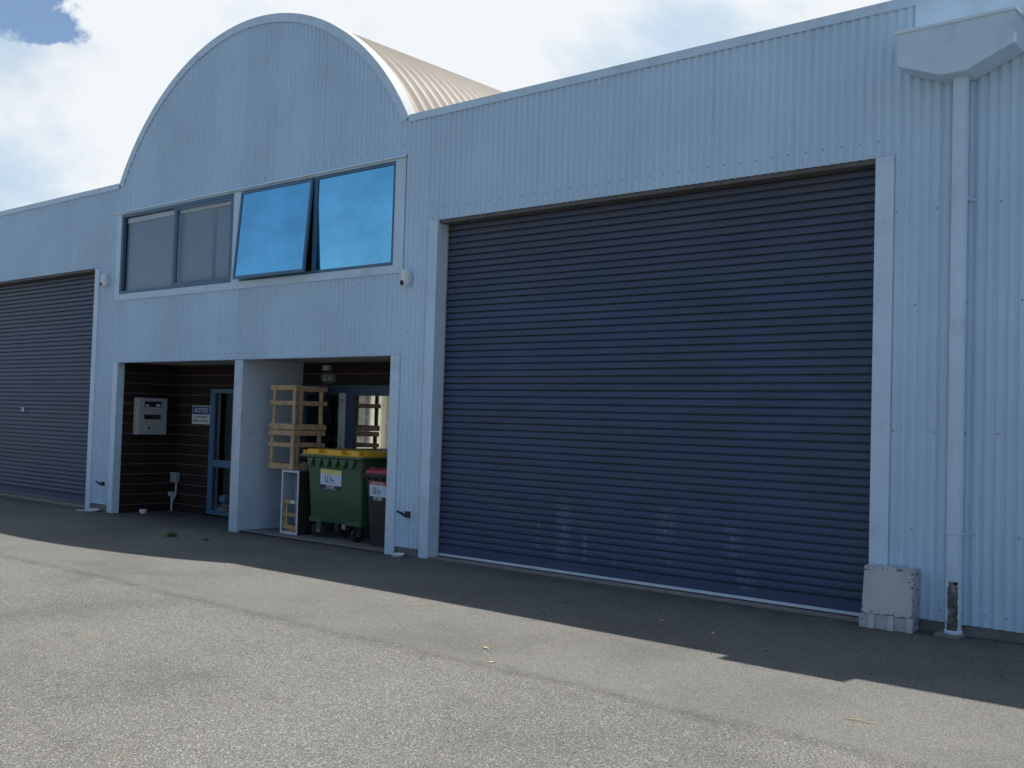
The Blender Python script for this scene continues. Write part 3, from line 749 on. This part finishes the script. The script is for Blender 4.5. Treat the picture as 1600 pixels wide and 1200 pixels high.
def outlet(x, z, label, s):
    t = thing('wall_outlet', (x, 0, z), label, 'wall outlet', 'wall outlets low beside the doors')
    b = MB(); b.box(x-s, x+s, -0.014, -0.001, z-s, z+s, 0.003); b.build('plate', M_white, t)
    b = MB(); b.box(x-s*0.45, x+s*0.75, -0.055, -0.014, z-s*0.72, z+s*0.72, 0.006); b.build('socket', M_black, t)
    b = MB(); b.tube([(x-s*0.2, -0.05, z-0.02), (x-s*1.1, -0.085, z+0.018), (x-s*1.9, -0.10, z+0.032)], [0.017, 0.016, 0.009], 10)
    b.tube([(x-s*1.7, -0.10, z+0.045), (x-s*2.1, -0.10, z+0.022)], 0.010, 8); b.build('spout', M_black, t, smooth=True)
outlet(-9.425, 0.487, 'white outlet plate with black fitting between the red lidded bin and big roller door', 0.055)
outlet(-16.745, 0.425, 'white outlet plate with black fitting between the left roller door and the recess', 0.05)

# meter box on the side boards
t = thing('meter_box', (-16.45, 0.58, 1.27), 'grey enamel meter box with two slot windows on the dark boards', 'meter box')
b = MB(); b.box(-16.438, -16.31, 0.30, 0.85, 1.262, 1.885, 0.006); b.build('cabinet_body', M_meter, t)
b = MB(); b.box(-16.309, -16.295, 0.31, 0.84, 1.272, 1.875, 0.004); dr = b.build('door', M_meter, t)
for z0, z1 in ((1.735, 1.825), (1.525, 1.605)):
    b = MB(); b.box(-16.2955, -16.289, 0.395, 0.735, z0-0.014, z1+0.014, 0.003); b.build('slot_frame', M_meter, dr)
    b = MB(); b.box(-16.290, -16.286, 0.41, 0.72, z0, z1, 0.0015); b.build('slot_window', M_lens, dr)
b = MB(); b.box(-16.2858, -16.2850, 0.63, 0.70, 1.745, 1.785); b.build('dial', M_stkw, dr)
b = MB(); b.box(-16.2858, -16.2850, 0.43, 0.49, 1.742, 1.77); b.build('dial', M_stkw, dr)
b = MB(); b.tube([(-16.296, 0.50, 1.375), (-16.283, 0.50, 1.375)], 0.017, 12); b.tube([(-16.285, 0.50, 1.375), (-16.275, 0.525, 1.36)], 0.008, 8); b.build('lock', M_black, dr)
for z_ in (1.79, 1.355):
    b = MB(); b.box(-16.345, -16.33, 0.292, 0.3005, z_-0.014, z_+0.014); b.build('hinge', M_black, t)

# notice sign
SY = 1.094
t = thing('notice_sign', (-15.65, SY, 1.47), 'small blue and white NOTICE sign beside the entrance frame', 'sign')
b = MB(); b.box(-15.921, -15.392, SY-0.003, SY, 1.468, 1.778, 0.001); b.build('board', M_signwhite, t)
b = MB(); b.box(-15.908, -15.405, SY-0.0045, SY-0.0032, 1.632, 1.766); b.build('header', M_signblue, t)
T = lambda x, y, z: Matrix.Translation((x, y, z))
text('NOTICE', 0.105, M_signwhite, t, T(-15.657, SY-0.0055, 1.698), sx=1.02, bold=0.002)
text('ALL VISITORS MUST', 0.052, M_black, t, T(-15.657, SY-0.0042, 1.585), sx=0.86, bold=0.001)
text('REPORT TO SITE OFFICE', 0.052, M_black, t, T(-15.657, SY-0.0042, 1.518), sx=0.80, bold=0.001)

# small power box with conduit in the corner
t = thing('junction_box', (-16.33, 1.05, 0), 'grey junction box with conduit legs in the corner of the dark recess', 'junction box')
b = MB(); b.box(-16.385, -16.215, 1.00, 1.09, 0.45, 0.62, 0.008); b.box(-16.36, -16.24, 0.99, 1.0, 0.50, 0.60, 0.003); b.build('box', simple('grey pvc', (0.30, 0.33, 0.37), 0.5), t)
b = MB(); b.box(-16.425, -16.315, 1.0, 1.09, 0.205, 0.285, 0.006); b.build('small_box', simple('pale pvc', (0.40, 0.43, 0.46), 0.5), t)
M_pvc = simple('conduit pvc', (0.42, 0.46, 0.50), 0.5)
b = MB(); b.tube([(-16.25, 1.045, 0.46), (-16.25, 1.045, 0.27), (-16.265, 1.045, 0.22), (-16.33, 1.045, 0.15), (-16.35, 1.045, 0.10)], 0.017, 10)
b.tube([(-16.36, 1.04, 0.21), (-16.36, 1.04, -0.06)], 0.020, 10); b.build('conduit', M_pvc, t, smooth=True)

# bulkhead light
t = thing('bulkhead_light', (-12.32, 1.09, 2.23), 'oval caged bulkhead light on dark boards above the crates', 'light')
def oval(cx, cz, a, c, y, n=28): return [(cx+a*math.copysign(abs(math.cos(q))**0.7, math.cos(q)), y, cz+c*math.copysign(abs(math.sin(q))**0.7, math.sin(q))) for q in [2*math.pi*k/n for k in range(n)]]
b = MB(); b.loft([oval(-12.32, 2.232, 0.145, 0.088, 1.095), oval(-12.32, 2.232, 0.145, 0.088, 1.055), oval(-12.32, 2.232, 0.132, 0.078, 1.045)]); b.build('base', M_lampbase, t, smooth=True)
b = MB(); b.loft([oval(-12.32, 2.232, 0.112, 0.062, 1.05), oval(-12.32, 2.232, 0.110, 0.060, 1.02), oval(-12.32, 2.232, 0.085, 0.045, 0.99), oval(-12.32, 2.232, 0.04, 0.02, 0.98)]); b.build('glass', M_lampglass, t, smooth=True)
b = MB()
for dx in (-0.055, 0.055): b.tube([(-12.32+dx, 1.04, 2.13), (-12.32+dx, 0.99, 2.16), (-12.32+dx, 0.972, 2.232), (-12.32+dx, 0.99, 2.30), (-12.32+dx, 1.04, 2.33)], 0.006, 8)
b.tube([(-12.46, 1.04, 2.232), (-12.43, 0.985, 2.232), (-12.32, 0.970, 2.232), (-12.21, 0.985, 2.232), (-12.18, 1.04, 2.232)], 0.006, 8)
b.build('guard', M_lampbase, t, smooth=True)
b = MB(); b.box(-12.445, -12.305, 1.035, 1.10, 2.345, 2.425, 0.006); b.build('cable_box', simple('light pvc box', (0.38, 0.38, 0.37), 0.6), t)

# ---------------------------------------------------------------- things in the right bay
def crate(x0, x1, y0, y1, z0, z1, zm, label, seed):
    t = thing('wooden_crate', ((x0+x1)/2, (y0+y1)/2, z0), label, 'crate', 'open pine crates stacked in the bay')
    r_ = random.Random(seed); p = 0.064
    def bd(b, *a):
        j = lambda: r_.uniform(-0.004, 0.004)
        b.box(a[0]+j(), a[1]+j(), a[2], a[3], a[4]+j(), a[5]+j(), 0.003)
    for cx in (x0+0.02, x1-p-0.02):
        for cy in (y0+0.012, y1-p-0.012):
            b = MB(); bd(b, cx, cx+p, cy, cy+0.03, z0+0.02, z1-0.02); b.build('post', M_wood, t)
    for za, zb_ in ((z0, z0+0.080), (zm-0.030, zm+0.030), (z1-0.072, z1)):
        for ya, yb in ((y0-0.006, y0+0.0115), (y1-0.0115, y1+0.006)):
            b = MB(); bd(b, x0-0.01, x1+0.005, ya, yb, za, zb_); b.build('rail', M_wood, t)
        for xa, xb in ((x0+0.001, x0+0.0185), (x1-0.0185, x1-0.001)):
            b = MB(); j = r_.uniform(-0.004, 0.004); b.box(xa, xb, y0+0.013, y1-0.013, za+j, zb_+j, 0.003); b.build('rail', M_wood, t)
    b = MB()
    for k in range(3): yy = y0+0.04+k*(y1-y0-0.16)/2; b.box(x0+0.02, x1-0.02, yy, yy+0.08, z0+0.002, z0+0.018)
    b.build('floor_boards', M_wood, t)
crate(-12.70, -12.125, 0.30, 0.86, 0.890, 1.448, 1.235, 'lower open pine crate, resting on the white edged cabinet', 3)
crate(-12.675, -12.115, 0.30, 0.87, 1.460, 2.090, 1.840, 'upper open pine crate, topmost of the stack below the bulkhead light', 5)

# narrow open cabinet
cx0, cx1, cy0, cy1, cz0, cz1 = -12.36, -11.975, 0.30, 0.80, -0.021, 0.880
t = thing('cabinet', ((cx0+cx1)/2, 0.55, cz0), 'narrow open cabinet with white front edges standing under the crates', 'cabinet')
b = MB(); b.box(cx0, cx0+0.02, cy0+0.004, cy1, cz0, cz1); b.box(cx0+0.02, cx1-0.02, cy0+0.004, cy1, cz0+0.002, cz0+0.02); b.box(cx0+0.02, cx1-0.02, cy0+0.004, cy1, cz1-0.02, cz1-0.002); b.box(cx0+0.02, cx1-0.02, cy0+0.22, cy0+0.23, cz0+0.02, cz1-0.02)
b.box(cx1-0.02, cx1-0.004, cy0+0.004, cy1, cz0, cz1); b.build('carcass', M_cab, t)
b = MB(); b.box(cx1-0.0038, cx1, cy0+0.004, cy1, cz0, cz1); b.build('side_panel', M_cabside, t, label='dark brown side panel')
b = MB(); ring(b, cx0-0.002, cx1+0.001, cz0, cz1+0.002, 0.032, cy0, cy0+0.0035); b.build('edging', M_cabedge, t)
t = thing('wooden_rack', (-12.13, 0.42, cz0+0.02), 'small orange pine rack with three rungs standing inside the open cabinet', 'rack')
b = MB(); b.box(-12.300, -12.250, 0.331, 0.350, 0.06, 0.47, 0.003); b.build('upright', M_wood2, t)
b = MB(); b.box(-12.060, -12.010, 0.331, 0.350, 0.06, 0.47, 0.003); b.build('upright', M_wood2, t)
for z_ in (0.05, 0.225, 0.405):
    b = MB(); b.box(-12.315, -12.000, 0.308, 0.330, z_, z_+0.055, 0.004); b.build('rung', M_wood2, t)
b = MB(); b.box(-12.31, -12.0, 0.352, 0.44, 0.0, 0.05, 0.003); b.build('foot', M_wood2, t)
b = MB(); b.box(-12.15, -12.06, 0.3065, 0.3075, 0.410, 0.455); b.build('tag', M_stkw, t)

# big green wheeled bin
def rrect(x0, x1, y0, y1, z, r=0.05, n=4):
    out = []
    for cx, cy, a0 in ((x1-r, y0+r, -90), (x1-r, y1-r, 0), (x0+r, y1-r, 90), (x0+r, y0+r, 180)):
        for k in range(n+1):
            a = rad(a0 + 90*k/n); out.append((cx+r*math.cos(a), cy+r*math.sin(a), z))
    return out
t = thing('wheeled_bin', (-11.27, 0.66, -0.022), 'large dark green four wheeled waste bin with yellow lid', 'bin')
b = MB()
b.loft([rrect(-11.755, -10.745, 0.375, 0.96, 0.205, 0.05), rrect(-11.775, -10.725, 0.355, 0.975, 0.235, 0.05), rrect(-11.80, -10.705, 0.325, 1.0, 0.70, 0.055), rrect(-11.825, -10.685, 0.315, 1.02, 1.0, 0.06), rrect(-11.85, -10.66, 0.302, 1.04, 1.085, 0.06)])
b.loft([rrect(-11.79, -11.50, 0.345, 0.60, 0.198, 0.03), rrect(-11.79, -11.48, 0.338, 0.60, 0.262, 0.03)])
b.loft([rrect(-11.03, -10.712, 0.345, 0.60, 0.198, 0.03), rrect(-11.05, -10.708, 0.338, 0.60, 0.262, 0.03)])
body = b.build('body', M_green, t, smooth=True)
b = MB(); b.loft([rrect(-11.895, -10.64, 0.262, 1.05, 1.082, 0.05), rrect(-11.925, -10.615, 0.240, 1.06, 1.100, 0.05), rrect(-11.925, -10.615, 0.240, 1.06, 1.13, 0.05)])
b.build('rim', M_green, body, smooth=True)
for k in range(6):                              # tapering webs under the rim
    xc = -11.70 + k*0.172
    b = MB(); b.prism([(xc-0.076, 1.084), (xc+0.076, 1.084), (xc+0.010, 0.965), (xc-0.010, 0.965)], 0.262, 0.325, 'y'); b.build('web', M_green, body)
b = MB(); b.loft([rrect(-11.90, -10.635, 0.262, 1.05, 1.1305, 0.04), rrect(-11.885, -10.65, 0.285, 1.04, 1.152, 0.04)]); 
b.loft([rrect(-11.87, -10.66, 0.36, 1.03, 1.152, 0.05), rrect(-11.85, -10.69, 0.39, 1.02, 1.205, 0.05)])
lid = b.build('lid', M_yellow, t, smooth=True)
for x0, x1 in ((-11.80, -11.53), (-11.36, -11.06), (-10.88, -10.70)):
    b = MB(); b.loft([rrect(x0, x1, 0.268, 0.40, 1.138, 0.015), rrect(x0+0.012, x1-0.012, 0.282, 0.40, 1.204, 0.015)]); b.build('lid_rib', M_yellow, lid, smooth=True)
b = MB(); b.box(-11.865, -11.825, 0.27, 0.36, 1.140, 1.19, 0.005); b.build('lid_rib', M_yellow, lid)
for (wx, wy, rot, s_) in ((-11.70, 0.46, 40, 1), (-10.86, 0.44, 82, 1), (-11.66, 0.90, 20, 1), (-10.84, 0.92, 70, 1)):
    Mw = Matrix.Translation((wx, wy, 0.078)) @ Matrix.Rotation(rad(rot), 4, 'Z')
    b = MB(); b.M = Mw; b.tube([(0, -0.024, 0), (0, -0.018, 0), (0, 0.018, 0), (0, 0.024, 0)], [0.084, 0.098, 0.098, 0.084], 24)
    wh = b.build('wheel', M_tyre, t, smooth=True)
    b = MB(); b.M = Mw; b.tube([(0, -0.027, 0), (0, 0.027, 0)], 0.03, 12); b.build('hub', M_gal, wh, smooth=True)
    b = MB(); b.M = Mw
    for sy in (-0.036, 0.031): b.prism([(-0.018, -0.01), (0.018, -0.01), (0.045, 0.115), (-0.03, 0.115)], sy, sy+0.005, 'y')
    b.box(-0.045, 0.055, -0.045, 0.045, 0.115, 0.126); b.build('fork', M_lampbase, wh)
b = MB(); b.box(-11.17, -11.10, 0.42, 0.46, 0.13, 0.20, 0.005); b.build('drain_plug', M_gal, t)
def sticker(t, Mx, w, h, top, topmat, toptext):
    """bin sticker, origin at its lower left, local x across and z up"""
    def q(name, m, x0, x1, z0, z1, y):
        b = MB(); b.M = Mx; b.box(x0, x1, y, y+0.0008, z0, z1); return b.build(name, m, t)
    s = q('sticker', M_stkw, 0, w, 0.22*h, h*(1-top), -0.002)
    q('sticker_top', topmat, 0, w, h*(1-top), h, -0.0021); q('sticker_foot', M_stkn, 0, w, 0, 0.22*h, -0.0021)
    X = lambda x, z: Mx @ Matrix.Translation((x, -0.0035, z))
    for jx in (0.26, 0.36): text('J', 0.36*h, M_stkn, t, X(w*jx, h*0.56), bold=0.0022, sx=0.85)
    text('The', 0.07*h, M_stkn, t, X(w*0.47, h*0.64), align='LEFT'); text('Skip', 0.09*h, M_stkb, t, X(w*0.47, h*0.555), align='LEFT', bold=0.0006); text('Recycling', 0.085*h, M_stkn, t, X(w*0.47, h*0.47), align='LEFT', bold=0.0006)
    b = MB(); b.M = Mx
    P = [(w*(0.24+0.5*k/16), h*(0.355+0.018*math.sin(k/16*math.pi*2))) for k in range(17)]
    b.prism([(x, z+0.012*h*math.sin(math.pi*k/16)+0.006*h) for k, (x, z) in enumerate(P)] + [(x, z-0.010*h) for x, z in P[::-1]], -0.0035, -0.0022, 'y')
    b.build('wave_mark', M_stkb, t)
    text('375 3000', 0.17*h, M_signwhite, t, X(w*0.48, h*0.135), bold=0.0015)
    b = MB(); b.M = Mx; b.box(w*0.2, w*0.76, -0.003, -0.0022, h*0.03, h*0.05); b.build('underline', M_signwhite, t)
    if toptext: text(toptext, 0.13*h, M_signwhite, t, X(w*0.5, h*(1-top/2)), bold=0.001, sx=0.88)
tilt = Matrix.Rotation(rad(1.9), 4, 'X')
sticker(t, Matrix.Translation((-11.53, 0.3235, 0.665)) @ Matrix.Rotation(rad(1.5), 4, 'Y') @ tilt, 0.44, 0.275, 0.22, M_stky, None)

# black wheelie bin with red lid
t = thing('wheelie_bin', (-10.30, 0.62, -0.022), 'narrow black wheelie bin with red lid squeezed beside the large green bin', 'bin')
b = MB(); b.loft([rrect(-10.50, -10.08, 0.33, 0.78, -0.015, 0.04), rrect(-10.54, -10.04, 0.27, 0.84, 0.80, 0.05), rrect(-10.545, -10.035, 0.262, 0.85, 0.88, 0.05)])
bb = b.build('body', M_binblk, t, smooth=True)
b = MB(); b.loft([rrect(-10.60, -9.98, 0.235, 0.88, 0.875, 0.04), rrect(-10.605, -9.975, 0.228, 0.885, 0.90, 0.04), rrect(-10.605, -9.975, 0.228, 0.885, 0.935, 0.04)]); b.build('rim', M_binblk, bb, smooth=True)
for k in range(4):
    b = MB(); xx = -10.50+k*0.14; b.box(xx, xx+0.03, 0.238, 0.275, 0.845, 0.876); b.build('web', M_binblk, bb)
b = MB(); b.loft([rrect(-10.565, -10.01, 0.25, 0.87, 0.9352, 0.04), rrect(-10.55, -10.025, 0.265, 0.86, 0.975, 0.05), rrect(-10.46, -10.1, 0.33, 0.80, 1.000, 0.05)]); ld = b.build('lid', M_red, t, smooth=True)
b = MB(); b.tube([(-10.48, 0.275, 0.985), (-10.46, 0.262, 1.0), (-10.36, 0.262, 1.0), (-10.34, 0.275, 0.985)], 0.008, 8); b.build('lid_handle', M_red, ld)
for xx in (-10.565, -10.045):
    b = MB(); b.tube([(xx-0.02, 0.80, 0.075), (xx+0.03, 0.80, 0.075)], 0.096, 20); b.build('wheel', M_tyre, t, smooth=True)
sticker(t, Matrix.Translation((-10.465, 0.2825, 0.580)) @ Matrix.Rotation(rad(1.0), 4, 'Y') @ Matrix.Rotation(rad(4.2), 4, 'X'), 0.315, 0.255, 0.18, M_stkr, 'GENERAL WASTE')

# things seen through the left bay glass
t = thing('cardboard_carton', (-14.9, 1.5, 0), 'brown cardboard carton behind the lower entrance glass', 'carton')
b = MB(); b.box(-15.36, -14.60, 1.20, 1.60, -0.04, 0.15, 0.004); b.build('box', M_card, t)
b = MB(); b.box(-15.36, -14.60, 1.197, 1.1995, 0.085, 0.095); b.build('tape', simple('brown tape', (0.12, 0.08, 0.05), 0.4), t)
t = thing('wrapped_roll', (-15.2, 1.28, 0.15), 'pale blue wrapped roll lying on the carton behind the entrance glass', 'roll')
b = MB(); b.tube([(-15.37, 1.28, 0.225), (-15.36, 1.28, 0.225), (-15.10, 1.28, 0.225), (-15.09, 1.28, 0.225)], [0.052, 0.072, 0.072, 0.055], 20); b.build('roll', M_rollblue, t, smooth=True)
b = MB(); b.tube([(-15.09, 1.28, 0.225), (-15.02, 1.28, 0.225)], 0.05, 16); b.build('end_cap', M_stkn, t, smooth=True)
b = MB()
for k in range(14): b.box(-15.22+k*0.02+rnd.uniform(-0.01, 0.01)-0.012, -15.22+k*0.02+0.014, 1.17, 1.20, 0.05, 0.05+rnd.uniform(0.01, 0.045))
tag(b.build('paper_scraps', M_white), 'crumpled white paper scraps on the sill behind the entrance glass', 'paper scraps')
# indoor plant behind the lower pane
t = thing('potted_plant', (-15.50, 1.62, 0), 'dark leafy potted plant seen behind the lower entrance glass', 'plant')
b = MB(); b.loft([[( -15.50+r*math.cos(a), 1.62+r*math.sin(a), z) for a in [2*math.pi*k/16 for k in range(16)]] for z, r in ((-0.04, 0.12), (0.28, 0.16), (0.28, 0.14))]); b.build('pot', M_binblk, t, smooth=True)
b = MB()
for k in range(90):
    a = rnd.uniform(0, 6.283); h = rnd.uniform(0.1, 0.65); r = rnd.uniform(0.02, 0.26); c = Vector((-15.50+r*math.cos(a), 1.62+r*math.sin(a), 0.28+h))
    d = Vector((math.cos(a), math.sin(a), rnd.uniform(-0.4, 0.8))).normalized()*rnd.uniform(0.05, 0.09); s_ = d.cross(Vector((0, 0, 1))).normalized()*0.016
    b._f([b._v(c), b._v(c+d*0.5+s_), b._v(c+d), b._v(c+d*0.5-s_)])
b.build('foliage', simple('houseplant leaf', (0.05, 0.14, 0.05), 0.5, var=0.3), t)
b = MB(); b.tube([(-15.50, 1.62, 0.25), (-15.48, 1.62, 0.55), (-15.51, 1.62, 0.8)], [0.012, 0.009, 0.004], 6); b.build('stem', M_wood, t)

# ---------------------------------------------------------------- things at the right
t = thing('sensor_guard', (-3.42, -0.1, 0.0), 'battered white steel guard box chipped black at its edges, right of the big roller door', 'guard box')
def chipped():
    m, p, v, o = newmat('chipped white enamel'); x, y, z = sepxyz(v)
    c = MIX(RAMP(noise(v, 3, 6, 0.6), [(0.3, 0), (0.7, 1)]), (0.40, 0.42, 0.44), (0.52, 0.54, 0.55))
    c = MIX(RAMP(noise(v, 2.2, 5, 0.6, off=(0, 0, 4)), [(0.5, 0), (0.75, 0.45)]), c, (0.30, 0.29, 0.26))
    ex = MATH('MINIMUM', MATH('ABSOLUTE', MATH('SUBTRACT', x, -3.215)), MATH('ABSOLUTE', MATH('SUBTRACT', x, -3.632)))
    ez = MATH('MINIMUM', MATH('ABSOLUTE', MATH('SUBTRACT', z, 0.505)), MATH('ABSOLUTE', MATH('SUBTRACT', z, 0.125)))
    e = MATH('MINIMUM', ex, ez)
    edge = RAMP(e, [(0.0, 0.13), (0.05, 0.0)])
    k = RAMP(MATH('ADD', noise(v, 22, 5, 0.6, stretch=(1, 1, 2.2)), edge), [(0.69, 0), (0.71, 0.95)])
    c = MIX(k, c, (0.035, 0.035, 0.04))
    L(c, p.inputs['Base Color']); p.inputs['Roughness'].default_value = 0.45; bump(p, noise(v, 5, 3), 0.3, 0.01); return m
M_chip = chipped()
gzb = gz(-3.42)-0.005
b = MB()                                        # folded front, leaning back towards the top
b.prism([(-0.205, 0.118), (-0.150, 0.515), (-0.010, 0.515), (-0.010, 0.118)], -3.630, -3.205, 'x')
g1 = b.build('cover', M_chip, t)
b = MB(); b.prism([(-0.192, gzb), (-0.192, 0.116), (-0.012, 0.116), (-0.012, gzb+0.01)], -3.655, -3.21, 'x'); b.build('skirt', M_chip, t)
for xx in (-3.565, -3.40, -3.24):
    b = MB(); b.prism([(-0.222, gzb+0.004), (-0.205, 0.116), (-0.1925, 0.116), (-0.1925, gzb+0.004)], xx, xx+0.05, 'x'); b.build('lug', M_chip, t)
# ---------------------------------------------------------------- small litter
def lidthing(x, y, r, h, label):
    b = MB(); z = gz(x, y)
    b.loft([[(x+q*math.cos(a), y+q*math.sin(a), z+zz) for a in [2*math.pi*k/20 for k in range(20)]] for zz, q in ((0.0, r*0.82), (h*0.3, r*0.9), (h*0.75, r), (h, r), (h*0.98, r*0.9), (h*0.6, r*0.85))])
    tag(b.build('plastic_dish', M_white, smooth=True), label, 'dish', 'white plastic dishes by the wall')
lidthing(-9.50, -0.10, 0.085, 0.035, 'white plastic dish lying near the foot of the big roller door jamb')
lidthing(-16.22, 0.42, 0.062, 0.065, 'small white plastic dish under the meter box')
lidthing(-16.86, -0.13, 0.12, 0.035, 'white plastic dish below the left wall outlet')
b = MB()
for (x, y, sx, sy, a) in ((-16.95, -0.22, 0.22, 0.10, 10),):
    b.M = Matrix.Translation((x, y, gz(x, y))) @ Matrix.Rotation(rad(a), 4, 'Z')
    n = 8; R = [(sx*math.cos(2*math.pi*k/n)*rnd.uniform(.7, 1.1), sy*math.sin(2*math.pi*k/n)*rnd.uniform(.7, 1.1)) for k in range(n)]
    b.prism(R, 0.004, 0.012, 'z')
tag(b.build('torn_paper', simple('grubby paper', (0.40, 0.44, 0.50), 0.9)), 'flattened torn paper on the asphalt at the left door jamb', 'paper')
leaf_spots = [(-4.976, -1.237, 'pale dry leaf in the shade below the big roller door, nearer the centre'), (-4.402, -1.375, 'pale dry leaf in the shade nearer the guard box'),
              (-5.271, -3.199, 'long pale dry leaf on the sunlit asphalt, the farther of two'), (-4.933, -3.51, 'dry leaf on the sunlit asphalt, the nearer of two'),
              (-18.8, -0.25, 'white scrap of leaf at the foot of the left roller door')]
for i, (x, y, lb) in enumerate(leaf_spots):
    b = MB(); b.M = Matrix.Translation((x, y, gz(x, y)+0.006)) @ Matrix.Rotation(rad(40+i*67), 4, 'Z')
    b.loft([[(-0.03, 0, 0.001), (-0.03, 0.001, 0.002), (-0.03, 0, 0.003)], [(-0.01, -0.011, 0.004), (-0.01, 0.011, 0.008), (-0.01, 0, 0.006)], [(0.012, -0.010, 0.006), (0.012, 0.010, 0.003), (0.012, 0, 0.007)], [(0.034, 0, 0.009), (0.034, 0.001, 0.010), (0.034, 0, 0.011)]])
    tag(b.build('dry_leaf', M_leaf), lb, 'leaf', 'dry leaves on the yard')
for x, y, a, ln, lb in ((-6.88, -2.25, 60, 0.13, 'thin dark twig on the sunlit asphalt just outside the shadow edge'), (-2.47, -3.04, 5, 0.10, 'thin straw coloured twig at the lower right of the yard')):
    b = MB(); b.M = Matrix.Translation((x, y, gz(x, y)+0.006)) @ Matrix.Rotation(rad(a), 4, 'Z')
    b.tube([(-ln, 0, 0), (-ln*.3, 0.006, 0.003), (ln*.4, 0, 0.002), (ln, 0.012, 0)], [0.003, 0.0035, 0.003, 0.0015], 6)
    tag(b.build('twig', M_wood if a > 30 else M_leaf), lb, 'twig')
# weeds in the crack
b = MB()
def tuft(x, y, n, r, h):
    for k in range(n):
        a = rnd.uniform(0, 6.283); rr = r*math.sqrt(rnd.random()); bx, by = x+rr*math.cos(a), y+rr*math.sin(a)
        hh = h*rnd.uniform(0.4, 1.0); lx, ly = rnd.uniform(-1, 1)*hh*0.7, rnd.uniform(-1, 1)*hh*0.7; w = 0.0035
        z = gz(bx, by)-0.003; px_, py_ = -math.sin(a)*w, math.cos(a)*w
        v = [b._v((bx-px_, by-py_, z)), b._v((bx+px_, by+py_, z)), b._v((bx+lx*.5+px_*.7, by+ly*.5+py_*.7, z+hh*.65)), b._v((bx+lx*.5-px_*.7, by+ly*.5-py_*.7, z+hh*.65)), b._v((bx+lx, by+ly, z+hh))]
        b._f([v[0], v[1], v[2], v[3]]); b._f([v[3], v[2], v[4]])
tuft(-12.88, -1.10, 150, 0.075, 0.075); tuft(-12.32, -0.95, 80, 0.06, 0.03); tuft(-12.95, -1.14, 40, 0.10, 0.02)
for k in range(10): tuft(-12.8+k*0.05, -1.06+k*0.012, 7, 0.02, 0.012)
tag(b.build('weeds', M_grass), 'tuft of green weeds growing in a crack of the asphalt', 'weeds', kind='stuff')
# loose chippings and grit
def grit(name, n, area, s0, s1, mat, label):
    b = MB()
    for k in range(n):
        x = rnd.uniform(area[0], area[1]); y = area[2] + (area[3]-area[2])*rnd.random(); s_ = rnd.uniform(s0, s1); z = gz(x, y)+s_*0.35
        vs = [b._v((x+s_*dx*rnd.uniform(.6, 1.3), y+s_*dy*rnd.uniform(.6, 1.3), z+s_*dz*rnd.uniform(.4, .8))) for dx, dy, dz in ((1,0,0),(-1,0,0),(0,1,0),(0,-1,0),(0,0,1),(0,0,-1))]
        for f in ((0,2,4),(2,1,4),(1,3,4),(3,0,4),(2,0,5),(1,2,5),(3,1,5),(0,3,5)): b._f([vs[i] for i in f])
    tag(b.build(name, mat), label, 'gravel', kind='stuff')
grit('loose_chippings', 1300, (-16, -1.0, -6.5, 0.0), 0.003, 0.007, simple('pale chippings', (0.34, 0.33, 0.30), 0.9, var=0.3, vs=40), 'loose pale chippings scattered over the yard')
grit('dark_grit', 500, (-17.5, -1.5, -2.2, -0.02), 0.004, 0.010, simple('dark grit', (0.04, 0.037, 0.034), 0.9), 'dark grit and debris gathered along the wall foot')

# ---------------------------------------------------------------- across the yard (seen in the glass)
t = thing('opposite_unit', (-40, -25, 0), 'cream rendered industrial unit across the yard, seen reflected in the door glass', 'building')
b = MB(); b.box(-62, -40.85, -34, -25, -0.3, 6.0); b.box(-39.3, -20, -34, -25, -0.3, 6.0); b.box(-40.85, -39.3, -34, -25, 3.4, 6.0); b.box(-40.85, -39.3, -34, -25.6, -0.3, 3.4)
b.build('wall', simple('dull grey wall', (0.20, 0.20, 0.20), 0.8), t)
b = MB(); b.box(-40.10, -39.3, -25.6, -24.7, -0.3, 3.6); b.build('pillar', M_cream, t)
b = MB()
for k in range(44): b.box(-40.85, -40.1, -25.25-0.02*(k % 2), -25.2-0.02*(k % 2), 0.30+k*0.07, 0.30+k*0.07+0.066)
b.build('shutter', M_greyshut, t)
b = MB(); b.box(-42.2, -40.1, -25.6, -24.8, -0.3, 0.28); b.build('sill', simple('whitewashed sill', (0.75, 0.74, 0.68), 0.8), t)
b = MB(); b.box(-62.2, -19.8, -34.2, -24.8, 6.0, 6.15); b.build('roof', M_greyshut, t)
t = thing('street_lamp', (-32.55, -12.4, 0), 'tall grey street lamp across the yard, seen reflected in the left windows', 'street lamp')
b = MB(); b.tube([(-32.55, -12.4, -0.1), (-32.55, -12.4, 4), (-32.55, -12.4, 8.3), (-32.65, -12.5, 8.7), (-32.95, -12.7, 8.95), (-33.75, -13.2, 9.05)], [0.11, 0.09, 0.065, 0.055, 0.045, 0.04], 12); b.build('pole', M_lampbase, t, smooth=True)
b = MB(); b.loft([[(-33.65+dx, -13.15+dy, z) for dx, dy in ((0, 0.12), (-0.6, -0.25), (-0.75, -0.5), (-0.1, -0.12))] for z in (8.98, 9.12)]); b.build('lamp_head', M_bare, t)
